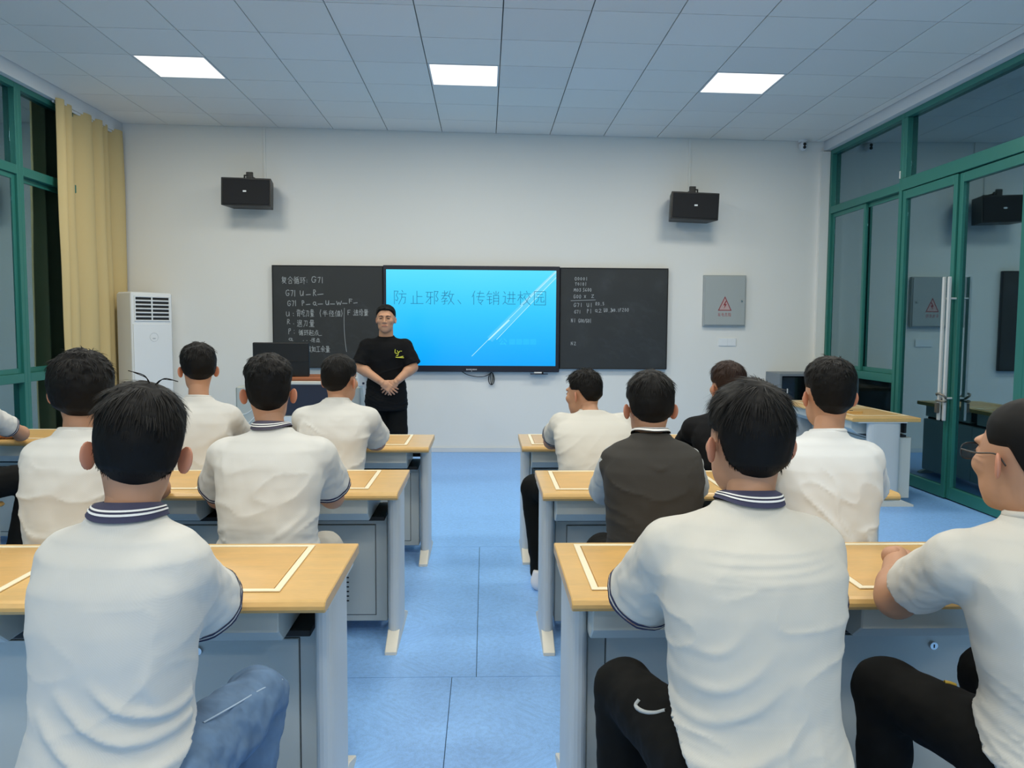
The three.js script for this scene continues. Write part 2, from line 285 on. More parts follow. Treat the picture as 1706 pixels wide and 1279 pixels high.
// ---------------------------------------------------------------- writing: single-stroke glyphs
const GL = { // strokes in a 100 x 100 box, y down
  G: ['85,22 60,8 25,18 10,55 25,88 60,92 82,75 82,56 55,56'], 7: ['12,12 85,10 45,95'], 1: ['50,5 48,95'], U: ['15,8 12,60 30,90 60,88 78,60 82,8 84,90'], R: ['20,95 22,8 65,12 70,35 25,50 85,95'], _: ['5,90 95,86'],
  P: ['22,96 24,8 70,10 76,35 26,52'], Q: ['70,25 30,20 15,55 40,80 72,60 74,25 70,80 98,90'], W: ['5,15 25,90 50,35 72,88 96,12'], F: ['25,95 25,10 88,8', '25,48 72,46'], O: ['50,8 15,30 15,75 50,94 84,72 82,28 50,8'], 0: ['50,12 22,35 22,72 50,92 78,70 76,32 50,12'],
  T: ['8,15 92,10', '50,12 42,95'], M: ['10,95 20,10 48,70 78,10 88,95'], 3: ['20,15 75,12 45,45 78,68 45,94 18,82'], S: ['82,18 45,8 22,30 70,58 62,90 18,86'], N: ['12,95 18,10 75,90 84,8'], 2: ['18,25 50,8 80,28 20,90 90,88'], X: ['12,12 85,92', '85,10 12,92'], Z: ['12,15 85,12 15,90 90,88'], '/': ['85,5 15,95'],
  5: ['80,10 30,12 25,45 70,50 72,85 20,92'], 6: ['70,8 25,45 25,85 65,90 72,62 28,60'], ':': ['50,35 52,38', '50,80 52,84'], '.': ['45,88 52,92'], '(': ['65,2 35,50 65,98'], ')': ['35,2 65,50 35,98'],
  防: ['10,8 10,96', '10,10 38,10 24,38 37,58 30,74 18,68', '66,4 73,16', '42,28 98,28', '66,28 63,58 42,96', '64,50 92,50 88,88 76,94'],
  止: ['50,8 50,92', '50,45 88,45', '22,40 22,92', '4,92 96,92'],
  邪: ['5,16 56,16', '18,16 13,48 58,48', '40,16 40,95 28,90', '38,50 6,86', '68,8 68,96', '68,10 95,10 80,40 95,62 86,76 76,72'],
  教: ['10,20 48,20', '28,5 28,38', '4,38 54,38', '52,10 6,64', '16,56 44,56 28,68 30,92 18,96', '6,78 52,72', '70,5 56,44', '64,28 98,28', '88,28 76,68 54,96', '62,40 76,72 98,96'],
  '、': ['10,66 32,92'],
  传: ['26,5 6,46', '18,32 18,96', '44,20 92,20', '38,43 98,43', '66,5 50,66 88,66 68,86', '54,76 76,97'],
  销: ['22,5 4,34', '14,24 42,24', '10,42 40,42', '4,62 42,62', '24,42 24,92 42,80', '72,5 72,32', '54,12 60,26', '92,10 84,26', '54,34 54,96', '54,34 92,34 92,94 84,94', '54,54 92,54', '54,72 92,72'],
  进: ['40,28 96,28', '36,54 98,54', '54,8 54,54 44,80', '80,8 80,82', '12,8 22,22', '4,40 24,40 20,76 4,92', '20,78 40,92 98,92'],
  校: ['4,30 42,30', '24,5 24,96', '24,34 4,68', '26,42 42,58', '68,3 74,15', '46,22 98,22', '60,32 48,50', '84,32 97,48', '86,46 72,74 44,97', '56,48 74,76 98,97'],
  园: ['8,6 92,6 92,96 8,96 8,6', '30,26 70,26', '22,44 78,44', '42,44 36,66 22,80', '58,44 58,76 80,76 80,64'],
  有: ['10,22 92,22', '46,4 30,46 6,72', '34,44 34,97', '34,44 78,44 78,94 68,92', '34,60 78,60', '34,76 78,76'], 电: ['20,20 80,20 80,68 20,68 20,20', '20,44 80,44', '50,4 50,88 60,94 94,94 94,80'], 危: ['40,4 14,30', '34,14 70,14 60,28', '12,30 94,30', '22,30 6,96', '38,48 74,48 74,66 60,64', '38,48 38,90 90,90 90,76'],
  险: ['10,8 10,96', '10,10 34,10 22,38 34,58 24,72', '66,4 40,40', '66,4 97,40', '54,40 80,40', '46,60 52,78', '66,54 70,76', '90,54 78,84', '42,92 97,92'], 公: ['36,8 8,50', '64,8 94,50', '48,46 20,88 80,84', '66,66 88,96'],
  量: ['25,5 75,5 75,30 25,30 25,5', '25,18 75,18', '5,40 95,40', '25,50 75,50 75,72 25,72 25,50', '50,48 50,95', '25,61 75,61', '20,83 80,83', '5,95 95,95'],
  刀: ['20,20 80,20 72,88 55,80', '48,20 40,60 12,95'], 半: ['25,10 35,28', '75,8 62,28', '15,38 85,38', '5,60 95,60', '50,8 50,97'], 径: ['30,5 8,30', '32,28 6,56', '22,48 22,96', '45,12 85,12 45,45', '58,26 92,46', '48,60 90,60', '68,60 68,92', '40,92 96,92'],
  值: ['26,5 6,46', '18,30 18,96', '40,18 96,18', '68,4 64,34', '48,34 86,34 86,84 48,84 48,34', '48,50 86,50', '48,67 86,67', '36,94 98,94'], 给: ['30,8 10,35 32,38 8,66', '10,88 38,78', '66,5 42,42', '66,5 96,42', '55,45 82,45', '52,58 84,58 84,92 52,92 52,58'],
  退: ['45,10 85,10 85,45 45,45 45,10', '45,28 85,28', '45,45 45,78 62,68', '92,50 68,62', '58,50 96,80', '12,8 22,22', '4,40 24,40 20,76 4,92', '20,78 40,94 98,94'], 起: ['8,22 46,22', '28,5 28,45', '4,44 52,44', '30,44 30,80', '30,62 48,62', '16,56 6,95', '12,74 40,94 98,94', '60,16 90,16 90,42 60,42 60,70 92,70 92,60'],
  点: ['50,5 50,38', '50,20 82,20', '20,38 80,38 80,68 20,68 20,38', '14,80 6,96', '36,80 40,94', '60,80 64,94', '82,78 94,95'], 终: ['30,8 10,35 32,38 8,66', '10,88 38,78', '66,5 44,42', '60,20 90,20 50,70', '58,32 96,68', '62,72 74,80', '58,86 76,97'],
  循: ['28,5 8,28', '30,26 6,54', '20,46 20,96', '92,8 44,18 40,60 32,95', '44,32 96,32', '68,18 66,44', '54,44 88,44 88,94 54,94 54,44', '54,60 88,60', '54,77 88,77'], 环: ['6,16 42,16', '8,48 40,48', '24,16 24,80', '4,88 44,76', '50,16 97,16', '74,18 48,58', '74,30 74,97', '80,44 96,62'],
  复: ['30,4 12,26', '24,16 90,16', '25,28 78,28 78,54 25,54 25,28', '25,41 78,41', '40,54 16,80', '34,64 80,64 24,97', '36,70 88,97'], 合: ['50,4 8,44', '50,4 94,44', '32,44 70,44', '24,58 78,58 78,94 24,94 24,58'], 背: ['34,4 34,34', '12,18 34,16', '8,36 34,30', '60,4 60,32 90,32 90,24', '88,10 60,20', '26,44 26,96', '26,44 78,44 78,94 66,92', '26,60 78,60', '26,76 78,76'],
  吃: ['8,24 38,24 38,66 8,66 8,24', '60,5 46,32', '54,20 96,20', '50,44 86,44 50,80 54,92 94,92 94,80'], 精: ['22,5 22,96', '6,34 40,34', '8,14 14,26', '38,12 30,26', '22,40 6,70', '24,44 42,62', '48,14 96,14', '52,26 92,26', '46,38 98,38', '72,4 72,38', '54,50 54,96', '54,50 90,50 90,94 82,92', '54,64 90,64', '54,78 90,78'], 加: ['6,28 52,28 46,86 36,82', '30,6 24,60 6,94', '62,28 94,28 94,86 62,86 62,28'], 工: ['12,14 88,14', '50,14 50,88', '4,88 96,88'], 余: ['50,4 6,46', '50,4 95,46', '30,40 70,40', '14,58 86,58', '50,40 50,92 40,88', '30,68 14,88', '70,68 88,88'],
};
function write(ctx, text, x, y, w, h, gap, wob = 0, lineW) {
  ctx.lineCap = ctx.lineJoin = 'round'; if (lineW) ctx.lineWidth = lineW;
  for (const ch of text) {
    if (ch !== ' ') for (const st of GL[ch] ?? []) {
      ctx.beginPath();
      st.split(' ').forEach((q, i) => { const [a, b] = q.split(',').map(Number); const px = x + (a + (rnd() - 0.5) * wob) / 100 * w, py = y + (b + (rnd() - 0.5) * wob) / 100 * h; i ? ctx.lineTo(px, py) : ctx.moveTo(px, py); });
      ctx.stroke();
    }
    x += w + gap;
  }
}
function boardBase(ctx, w, h, s) {
  ctx.fillStyle = '#2b2f31'; ctx.fillRect(0, 0, w, h);
  for (let i = 0; i < 260; i++) {                                          // wiped chalk dust
    const x = w * rnd(), y = h * (0.05 + 0.9 * rnd()), r = 20 + 90 * rnd(), n = Math.max(0, fbm(x / w * 3 + s, y / h * 3, s)), a = 0.075 * n;
    const g = ctx.createRadialGradient(x, y, 0, x, y, r); g.addColorStop(0, `rgba(150,158,165,${a})`); g.addColorStop(1, 'rgba(150,158,165,0)'); ctx.fillStyle = g; ctx.fillRect(x - r, y - r, 2 * r, 2 * r);
  }
  ctx.lineCap = 'round';
  for (let i = 0; i < 60; i++) { const x = w * (0.35 + 0.5 * rnd()), y = h * (0.3 + 0.6 * rnd()), l = 60 + 120 * rnd(), a = 0.6 + rnd(); ctx.strokeStyle = `rgba(150,158,165,${0.012 + 0.02 * rnd()})`; ctx.lineWidth = 14 + 30 * rnd(); ctx.beginPath(); ctx.moveTo(x, y); ctx.quadraticCurveTo(x + l * 0.5, y - l * 0.2 * a, x + l, y + l * 0.4 * a); ctx.stroke(); }   // wipes of the duster
}
{ // blackboard wings and the flat display between them, all hung a touch out of level
  const Z = ZF, roll = 0.0;
  const leftTex = canvasTex(1350, 1214, (c, w, h) => {
    boardBase(c, w, h, 3); c.strokeStyle = 'rgba(205,212,214,0.72)'; c.lineWidth = 7;
    const L = (t, x, y, cw, ch, gap, lw = 7) => write(c, t, x - 35, y - 15, cw, ch, gap, 9, lw);
    L('复合循环', 140, 140, 68, 88, 8, 6); L(':', 440, 165, 30, 50, 0); L('G', 510, 130, 66, 86, 0, 8); L('71', 585, 140, 42, 78, -4, 8);
    L('G', 190, 295, 52, 80, 0, 8); L('71', 248, 300, 42, 78, -6, 8); L('U', 365, 305, 52, 70, 0, 8); L('_', 440, 290, 58, 76, 0, 9); L('R', 525, 290, 50, 80, 0, 8); L('_', 582, 285, 75, 76, 0, 9);
    L('G', 208, 425, 48, 72, 0, 8); L('71', 262, 425, 36, 72, -4, 8); L('P', 385, 425, 40, 68, 0, 8); L('_', 440, 405, 52, 78, 0, 9); L('Q', 520, 430, 55, 62, 0, 8); L('_', 585, 400, 62, 78, 0, 9); L('U', 680, 420, 48, 62, 0, 8); L('_', 740, 400, 55, 76, 0, 9); L('W', 815, 425, 70, 55, 0, 8); L('_', 890, 390, 62, 76, 0, 9); L('F', 965, 400, 52, 60, 0, 8); L('_', 1030, 385, 48, 76, 0, 9);
    L('U:', 190, 560, 50, 60, 18); L('背吃刀量', 320, 530, 52, 92, 4, 6); L('(', 600, 535, 34, 85, 0); L('半径值', 640, 540, 72, 78, 6, 6); L(')', 866, 530, 30, 90, 0); L('F.', 945, 530, 48, 70, 8); L('进给量', 1030, 525, 56, 82, 6, 6);
    L('R.', 200, 650, 46, 62, 18); L('退刀量', 325, 655, 66, 88, 10, 6);
    L('P:', 215, 760, 40, 70, 15); L('循环起点', 345, 775, 58, 72, 6, 6); L('_', 595, 780, 38, 72, 0);
    L('Q', 215, 870, 62, 46, 0); L('...', 385, 845, 36, 70, 8, 8); L('终点', 500, 872, 50, 58, 8, 6);
    L('精加工余量', 440, 970, 54, 80, 5, 6);
    c.beginPath(); c.moveTo(880, 500); c.quadraticCurveTo(862, 780, 902, 1025); c.stroke();
  });
  const rightTex = canvasTex(1177, 1068, (c, w, h) => {
    boardBase(c, w, h, 11); c.strokeStyle = 'rgba(208,214,216,0.75)';
    const L = (t, x, y, cw, ch, gap, lw = 5) => write(c, t, (x - 375) * 1.5, (y - 118) * 1.5, cw * 1.5, ch * 1.5, gap * 1.5, 10, lw);
    L('O0001', 475, 178, 17, 26, 3); L('T0101', 478, 216, 15, 24, 3); L('M03', 470, 257, 17, 26, 2); L('S600', 535, 255, 15, 28, 2); L('G00', 468, 302, 18, 30, 2); L('X', 545, 306, 16, 22, 0); L('Z', 598, 300, 22, 28, 0);
    c.lineWidth = 5; c.beginPath(); c.moveTo(112, 344); c.lineTo(382, 333); c.stroke();
    L('G71', 470, 362, 20, 30, 3); L('U1', 565, 362, 20, 30, 4); L('R0.5', 630, 354, 15, 26, 2);
    L('G71', 475, 412, 15, 26, 2); L('P1', 567, 404, 17, 32, 4); L('Q2', 625, 402, 24, 30, 4); L('U0.3', 692, 396, 14, 32, 2); L('W0.1', 752, 400, 13, 26, 1); L('F200', 808, 396, 16, 28, 2);
    L('N1', 452, 472, 15, 30, 5); L('G00/G01', 506, 474, 13, 30, 1); L('N2', 452, 637, 18, 28, 4);
  });
  const screenTex = canvasTex(1588, 905, (c, w, h) => {
    const g = c.createLinearGradient(0, 0, 0, h); g.addColorStop(0, '#56e0ff'); g.addColorStop(0.45, '#2cc8ff'); g.addColorStop(1, '#0aa8ff'); c.fillStyle = g; c.fillRect(0, 0, w, h);
    const beam = (x0, y0, x1, y1, a, b, col) => { c.fillStyle = col; c.beginPath(); const dx = y1 - y0, dy = x0 - x1, l = Math.hypot(dx, dy); c.moveTo(x0 + dx / l * a, y0 + dy / l * a); c.lineTo(x1 + dx / l * a, y1 + dy / l * a); c.lineTo(x1 - dx / l * b, y1 - dy / l * b); c.lineTo(x0 - dx / l * b, y0 - dy / l * b); c.fill(); };
    beam(1588, 20, 960, 650, 40, 24, 'rgba(170,225,255,0.30)'); beam(1588, 62, 1030, 655, 2.5, 2.5, 'rgba(190,250,255,0.95)'); beam(1588, 10, 798, 815, 2.5, 2.5, 'rgba(185,248,255,0.95)'); beam(1150, 470, 955, 660, 5, 5, 'rgba(200,252,255,0.9)'); beam(1588, 0, 1250, 330, 14, 6, 'rgba(220,240,255,0.35)');
    c.strokeStyle = 'rgba(12,104,150,0.9)'; c.lineWidth = 5;
    [['防', 63], ['止', 223], ['邪', 363], ['教', 508], ['、', 655], ['传', 793], ['销', 933], ['进', 1083], ['校', 1223], ['园', 1373]].forEach(([t, x]) => write(c, t, x, 190, 126, 140, 0, 0, 5));
    c.strokeStyle = 'rgba(60,215,255,0.55)'; write(c, '公', 1050, 640, 80, 66, 0, 0, 7); c.fillStyle = 'rgba(60,215,255,0.3)'; for (let i = 0; i < 4; i++) c.fillRect(1150 + i * 66, 648, 56, 54);
  });
  const plane = (w, h) => new THREE.PlaneGeometry(w, h);
  const board = (label, x0, x1, tex) => {
    const w = x1 - x0, t = thing('chalkboard', label, 'blackboard', [(x0 + x1) / 2, 1.529, Z]);
    mesh('backing', rbox(w, 1.14, 0.05, 0.004), MAT.bezel, t, [0, 0, 0.025]);
    mesh('writing_surface', plane(w - 0.016, 1.124), std(0xffffff, 0.55, { map: tex }), t, [0, 0, 0.0512]);
    const e = []; for (const s of [-1, 1]) e.push(at(rbox(w, 0.01, 0.008, 0.002), 0, s * 0.565, 0.053), at(rbox(0.01, 1.12, 0.008, 0.002), s * (w / 2 - 0.005), 0, 0.053));
    mesh('edge_frame', mergeGeometries(e), MAT.black, t); return t;
  };
  board('left blackboard wing covered in chalk writing behind the standing man', -2.368, -1.142, leftTex);
  board('right blackboard wing with a few chalk lines at its top left', 0.842, 2.065, rightTex);
  const d = thing('display_screen', 'large flat display showing a blue slide between the blackboard wings', 'screen', [-0.15, 1.515, Z + 0.004]);
  mesh('housing', rbox(1.975, 1.185, 0.075, 0.006, 2), MAT.bezel, d, [0, 0, 0.0375]);
  const sm = new THREE.MeshStandardMaterial({ color: 0x000000, roughness: 0.2, emissive: 0xffffff, emissiveMap: screenTex, emissiveIntensity: 1.0 });
  mesh('screen_panel', plane(1.897, 1.068), sm, d, [-0.004, 0.012, 0.0762]);
  const sl = new THREE.RectAreaLight(new THREE.Color(0.05, 0.55, 1.0), SCREEN_LIGHT * 0.25, 1.89, 1.06); sl.position.set(-0.004, 0.012, 0.09); sl.rotation.y = Math.PI; d.add(sl);
  const mk = []; for (let i = 0; i < 9; i++) mk.push(at(boxg(0.009, i % 3 ? 0.012 : 0.016, 0.001), -0.055 + i * 0.0135, -0.565, 0.0758)); mk.push(at(boxg(0.012, 0.005, 0.001), 0, -0.582, 0.0758));
  mesh('brand_mark', mergeGeometries(mk), std(0xc9ccd4, 0.5), d);
  const cb = thing('power_cable', 'thin black cable looped below the display', 'cable');
  const cp = [V(-0.27, 0.93, Z + 0.03), V(-0.2, 0.89, Z + 0.035), V(-0.1, 0.868, Z + 0.04), V(0.0, 0.872, Z + 0.04), V(0.06, 0.905, Z + 0.035), V(0.07, 0.925, Z + 0.03)];
  mesh('lead', tube(cp, 0.005, 40, 6), MAT.black, cb);
  const lp = []; for (let i = 0; i < 30; i++) { const a = i / 30 * Math.PI * 6, q = i / 30; lp.push(V(0.075 + 0.035 * Math.sin(a) * (0.6 + 0.4 * Math.sin(q * 9)), 0.845 + 0.07 * Math.cos(a), Z + 0.02 + 0.02 * q)); }
  mesh('coil', tube(lp, 0.0045, 120, 6), MAT.black, cb);
  const mk1 = thing('chalk_holder', 'small white stick on the ledge under the display corner', 'marker', [0.60, 0.916, Z + 0.07]);
  const cg = new THREE.CylinderGeometry(0.011, 0.011, 0.09, 10); cg.rotateZ(Math.PI / 2); mesh('stick', cg, MAT.white, mk1, [0, 0, 0]);
  const cg2 = new THREE.CylinderGeometry(0.012, 0.012, 0.02, 10); cg2.rotateZ(Math.PI / 2); mesh('cap', cg2, MAT.dark, mk1, [0.05, 0, 0]);
  mesh('ledge', rbox(0.2, 0.008, 0.05, 0.002), MAT.bezel, mk1, [0.01, -0.014, 0]);
}
// ---------------------------------------------------------------- things on the front wall
function speaker(x, y, label, roll, flip) {
  const t = thing('loudspeaker', label, 'speaker', [x, y, ZF]); 
  const s = new THREE.Shape(); s.moveTo(-0.255, 0); s.lineTo(0.255, 0); s.lineTo(0.21, -0.27); s.lineTo(-0.21, -0.27); s.closePath();   // tapered towards the wall
  const g = new THREE.ExtrudeGeometry(s, { depth: 0.28, bevelEnabled: true, bevelSize: 0.006, bevelThickness: 0.006, bevelSegments: 2 }); g.rotateX(Math.PI / 2);
  mesh('cabinet', g, MAT.black, t, [0, 0.14, 0.37], [0, 0, roll]);
  mesh('grille', rbox(0.49, 0.262, 0.012, 0.005, 2), std(0x17181c, 0.8, { bumpMap: weaveBump, bumpScale: 0.001 }), t, [0, 0.0, 0.379], [0, 0, roll]);
  mesh('badge', rbox(0.036, 0.017, 0.003, 0.001), MAT.white, t, [flip * 0.01 - 0.005, 0.005, 0.3865]);
  const br = [at(rbox(0.07, 0.09, 0.03, 0.004), 0, 0.185, 0.24), at(rbox(0.09, 0.07, 0.012, 0.003), 0, 0.17, 0.01), at(rbox(0.03, 0.03, 0.24, 0.004), 0, 0.185, 0.12), at(rbox(0.012, 0.06, 0.03, 0.003), flip * 0.055, 0.165, 0.24), at(rbox(0.05, 0.012, 0.03, 0.003), flip * 0.035, 0.195, 0.24)];
  mesh('bracket', mergeGeometries(br), MAT.black, t);
  const c = thing('cable_trunking', 'white cable trunking above the ' + (x < 0 ? 'left' : 'right') + ' loudspeaker', 'trunking', [x + 0.1 * (x < 0 ? 1 : 0.2), 0, ZF]);
  mesh('channel', rbox(0.028, ceilAt(x) - y - 0.12, 0.014, 0.002), MAT.wall, c, [0, (ceilAt(x) + y + 0.12) / 2, 0.007]);
}
speaker(-2.54, 2.845, 'black loudspeaker high on the wall left of the display', -0.02, -1);
speaker(2.27, 2.75, 'black loudspeaker high on the wall right of the display', -0.035, 1);
{ // warning cabinet
  const t = thing('electrical_box', 'grey wall electrical cabinet with red warning triangle', 'electrical box', [2.714, 1.742, ZF]);
  mesh('housing', rbox(0.484, 0.575, 0.05, 0.004), std(0xaab0b1, 0.5), t, [0, 0, 0.025]);
  const tex = canvasTex(460, 550, (c, w, h) => {
    c.fillStyle = '#a9b0b0'; c.fillRect(0, 0, w, h); c.strokeStyle = '#8f3338'; c.lineWidth = 9; c.lineJoin = 'miter'; c.beginPath(); c.moveTo(230, 235); c.lineTo(302, 385); c.lineTo(158, 385); c.closePath(); c.fillStyle = '#c0a5a3'; c.fill(); c.stroke();
    c.fillStyle = '#8f3338'; c.beginPath(); c.moveTo(240, 275); c.lineTo(212, 328); c.lineTo(230, 328); c.lineTo(220, 368); c.lineTo(252, 314); c.lineTo(233, 314); c.lineTo(250, 280); c.fill();
    c.strokeStyle = '#a2696b'; write(c, '有电危险', 150, 412, 34, 44, 6, 0, 4);
  });
  mesh('cabinet_door', rbox(0.46, 0.55, 0.012, 0.003), std(0xa9b0b0, 0.5), t, [0, 0, 0.054]);
  mesh('warning_print', new THREE.PlaneGeometry(0.455, 0.545), std(0xffffff, 0.5, { map: tex }), t, [0, 0, 0.0605]);
  const k = new THREE.CylinderGeometry(0.011, 0.011, 0.012, 14); k.rotateX(Math.PI / 2); mesh('lock', k, MAT.chrome, t, [0.19, -0.005, 0.065]);
  const p = thing('switch_plate', 'small white socket plate under the warning cabinet', 'switch plate', [2.769, 1.273, ZF]);
  mesh('plate', rbox(0.2, 0.09, 0.012, 0.004, 2), MAT.white, p, [0, 0, 0.006]); mesh('seam_line', boxg(0.003, 0.075, 0.001), MAT.trimWhite, p, [0, 0, 0.0125]);
  const c = thing('security_camera', 'small white security camera under the ceiling in the right corner', 'camera', [3.55, 3.525, ZF + 0.06]);
  mesh('mount', at(new THREE.CylinderGeometry(0.045, 0.05, 0.03, 20), 0, 0, 0), MAT.white, c);
  mesh('housing', rbox(0.085, 0.1, 0.1, 0.03, 4), MAT.white, c, [0, -0.055, 0.01]);
  for (const y of [-0.045, -0.078]) { const s = new THREE.SphereGeometry(0.018, 14, 10); mesh('lens', s, MAT.black, c, [0, y, 0.058]); }
}
{ // air conditioner
  const t = thing('air_conditioner', 'tall white floor-standing air conditioner in the corner beside the curtain', 'air conditioner', [-3.655, 0, -8.79], 0.86);
  const w = 0.46, F = 0.16;                                                // half depth: the front face
  mesh('body', rbox(w, 1.72, 2 * F, 0.022), MAT.white, t, [0, 0.915, 0]);
  mesh('base', rbox(w + 0.02, 0.055, 2 * F + 0.02, 0.01), MAT.trimWhite, t, [0, 0.0275, 0]);
  mesh('outlet_recess', rbox(0.37, 0.26, 0.01, 0.003), MAT.dark, t, [0, 1.6, F - 0.002]);
  for (let i = 0; i < 7; i++) mesh('louvre', rbox(0.375, 0.015, 0.018, 0.004), MAT.white, t, [0, 1.475 + i * 0.042, F + 0.003], [0.35, 0, 0]);
  mesh('louvre_post', rbox(0.014, 0.26, 0.02, 0.003), MAT.white, t, [-0.005, 1.6, F + 0.002]);
  for (const s of [-1, 1]) mesh('louvre_frame', rbox(0.014, 0.27, 0.02, 0.003), MAT.white, t, [s * 0.188, 1.6, F + 0.002]);
  mesh('front_panel', rbox(w - 0.04, 1.36, 0.012, 0.005), MAT.white, t, [0, 0.76, F + 0.001]);
  mesh('control_ring', new THREE.TorusGeometry(0.045, 0.0028, 6, 32), MAT.trimWhite, t, [0.01, 1.3, F + 0.008]);
  mesh('control_mark', rbox(0.03, 0.012, 0.002, 0.0008), std(0xb9bfc6, 0.4), t, [0.01, 1.285, F + 0.008]);
}
{ // lectern
  const t = thing('lectern', 'grey multimedia lectern with navy front and brown wooden top edge', 'lectern', [-1.761, 0, -7.72]);
  const cheek = (s) => {
    const g = rbox(0.21, 0.84, 0.5, 0.02, 2); const m = mesh('side_cheek', g, MAT.podGrey, t, [s * 0.48, 0.44, -0.14]);
    const p = []; for (let i = 0; i <= 10; i++) { const u = i / 10; p.push(V(s * (-0.1 + 0.2 * u), 0.17 - 0.11 * u - 0.05 * Math.sin(u * 3.1) - (s < 0 ? 0 : 0), 0.252)); }
    mesh('swoosh', tube(p, 0.004, 20, 5), MAT.white, m); const q = p.map((v) => V(v.x, v.y + 0.1 + 0.1 * v.x * s, v.z)); mesh('swoosh', tube(q, 0.003, 20, 5), MAT.white, m);
  };
  cheek(-1); cheek(1);
  mesh('carcass', rbox(0.76, 0.86, 0.52, 0.01), MAT.podGrey, t, [0, 0.44, -0.14]);
  mesh('front_panel', rbox(0.72, 0.29, 0.02, 0.006, 2), MAT.navy, t, [0.0, 0.735, 0.125]);
  mesh('front_band', rbox(0.72, 0.085, 0.022, 0.006, 2), MAT.trimWhite, t, [0, 0.54, 0.125]);
  mesh('lower_panel', rbox(0.72, 0.42, 0.02, 0.006, 2), MAT.navy, t, [0, 0.28, 0.124]);
  mesh('top_trim', rbox(0.95, 0.035, 0.56, 0.008, 2), std(0xd5d2c8, 0.5), t, [0, 0.895, -0.14]);
  mesh('wood_edge', rbox(0.84, 0.034, 0.53, 0.01, 2), MAT.podWood, t, [0, 0.93, -0.14]);
  const m = thing('computer_monitor', 'black flat monitor seen from behind on the lectern', 'monitor', [-1.93, 0.947, -7.68]);
  mesh('back_shell', rbox(0.53, 0.32, 0.03, 0.008, 2), MAT.black, m, [0, 0.165, 0]); mesh('ridge', rbox(0.5, 0.006, 0.008, 0.002), MAT.dark, m, [0, 0.15, 0.017]); mesh('stand', rbox(0.2, 0.02, 0.14, 0.005), MAT.black, m, [0, 0.01, -0.03]);
  const bp = thing('paper_pack', 'white packet hanging at the right end of the lectern', 'packet', [-1.145, 0.0, -7.58]);
  mesh('wrapper', rbox(0.1, 0.14, 0.04, 0.015, 3), MAT.white, bp, [0.0, 0.93, 0]); mesh('tail', (() => { const g = new THREE.CylinderGeometry(0.03, 0.012, 0.11, 12); g.scale(1, 1, 0.5); return g; })(), MAT.white, bp, [0.02, 0.82, 0]); mesh('print_mark', rbox(0.02, 0.02, 0.003, 0.001), MAT.stripeNavy, bp, [0.005, 0.895, 0.02]);
  const ph = thing('document_camera', 'small black and silver stand at the right end of the lectern top', 'stand', [-1.26, 0.947, -7.66]);
  mesh('post', rbox(0.02, 0.1, 0.02, 0.004), MAT.steel, ph, [-0.02, 0.05, 0], [0, 0, -0.25]); mesh('head', rbox(0.05, 0.025, 0.03, 0.005), MAT.black, ph, [0.0, 0.1, 0]); mesh('foot', rbox(0.07, 0.012, 0.05, 0.004), MAT.black, ph, [0, 0.006, 0]); mesh('post', rbox(0.015, 0.09, 0.015, 0.003), MAT.black, ph, [0.02, 0.05, 0]);
}
{ // equipment rack in the right corner
  const t = thing('equipment_rack', 'low grey equipment cabinet with dark glass door in the right corner', 'cabinet', [3.5, 0, -8.88]);
  const gm = std(0x7d868e, 0.5, { metalness: 0.2 });
  for (const s of [-1, 1]) mesh('side_panel', rbox(0.03, 0.92, 0.44, 0.005), gm, t, [s * 0.265, 0.46, 0]);
  mesh('top_panel', rbox(0.56, 0.03, 0.44, 0.005), gm, t, [0, 0.925, 0]); mesh('bottom_panel', rbox(0.5, 0.04, 0.43, 0.005), gm, t, [0, 0.03, 0]); mesh('back_panel', rbox(0.5, 0.86, 0.01, 0.003), MAT.dark, t, [0, 0.48, -0.21]);
  mesh('glass_door', rbox(0.5, 0.84, 0.008, 0.002), phy(0x0b0d10, 0.08, { clearcoat: 0.6 }), t, [0, 0.48, 0.208]);
  mesh('handle', rbox(0.012, 0.05, 0.012, 0.003), MAT.white, t, [-0.19, 0.75, 0.22]); mesh('inner_unit', rbox(0.3, 0.2, 0.2, 0.01), MAT.dark, t, [0.05, 0.4, 0]);
}
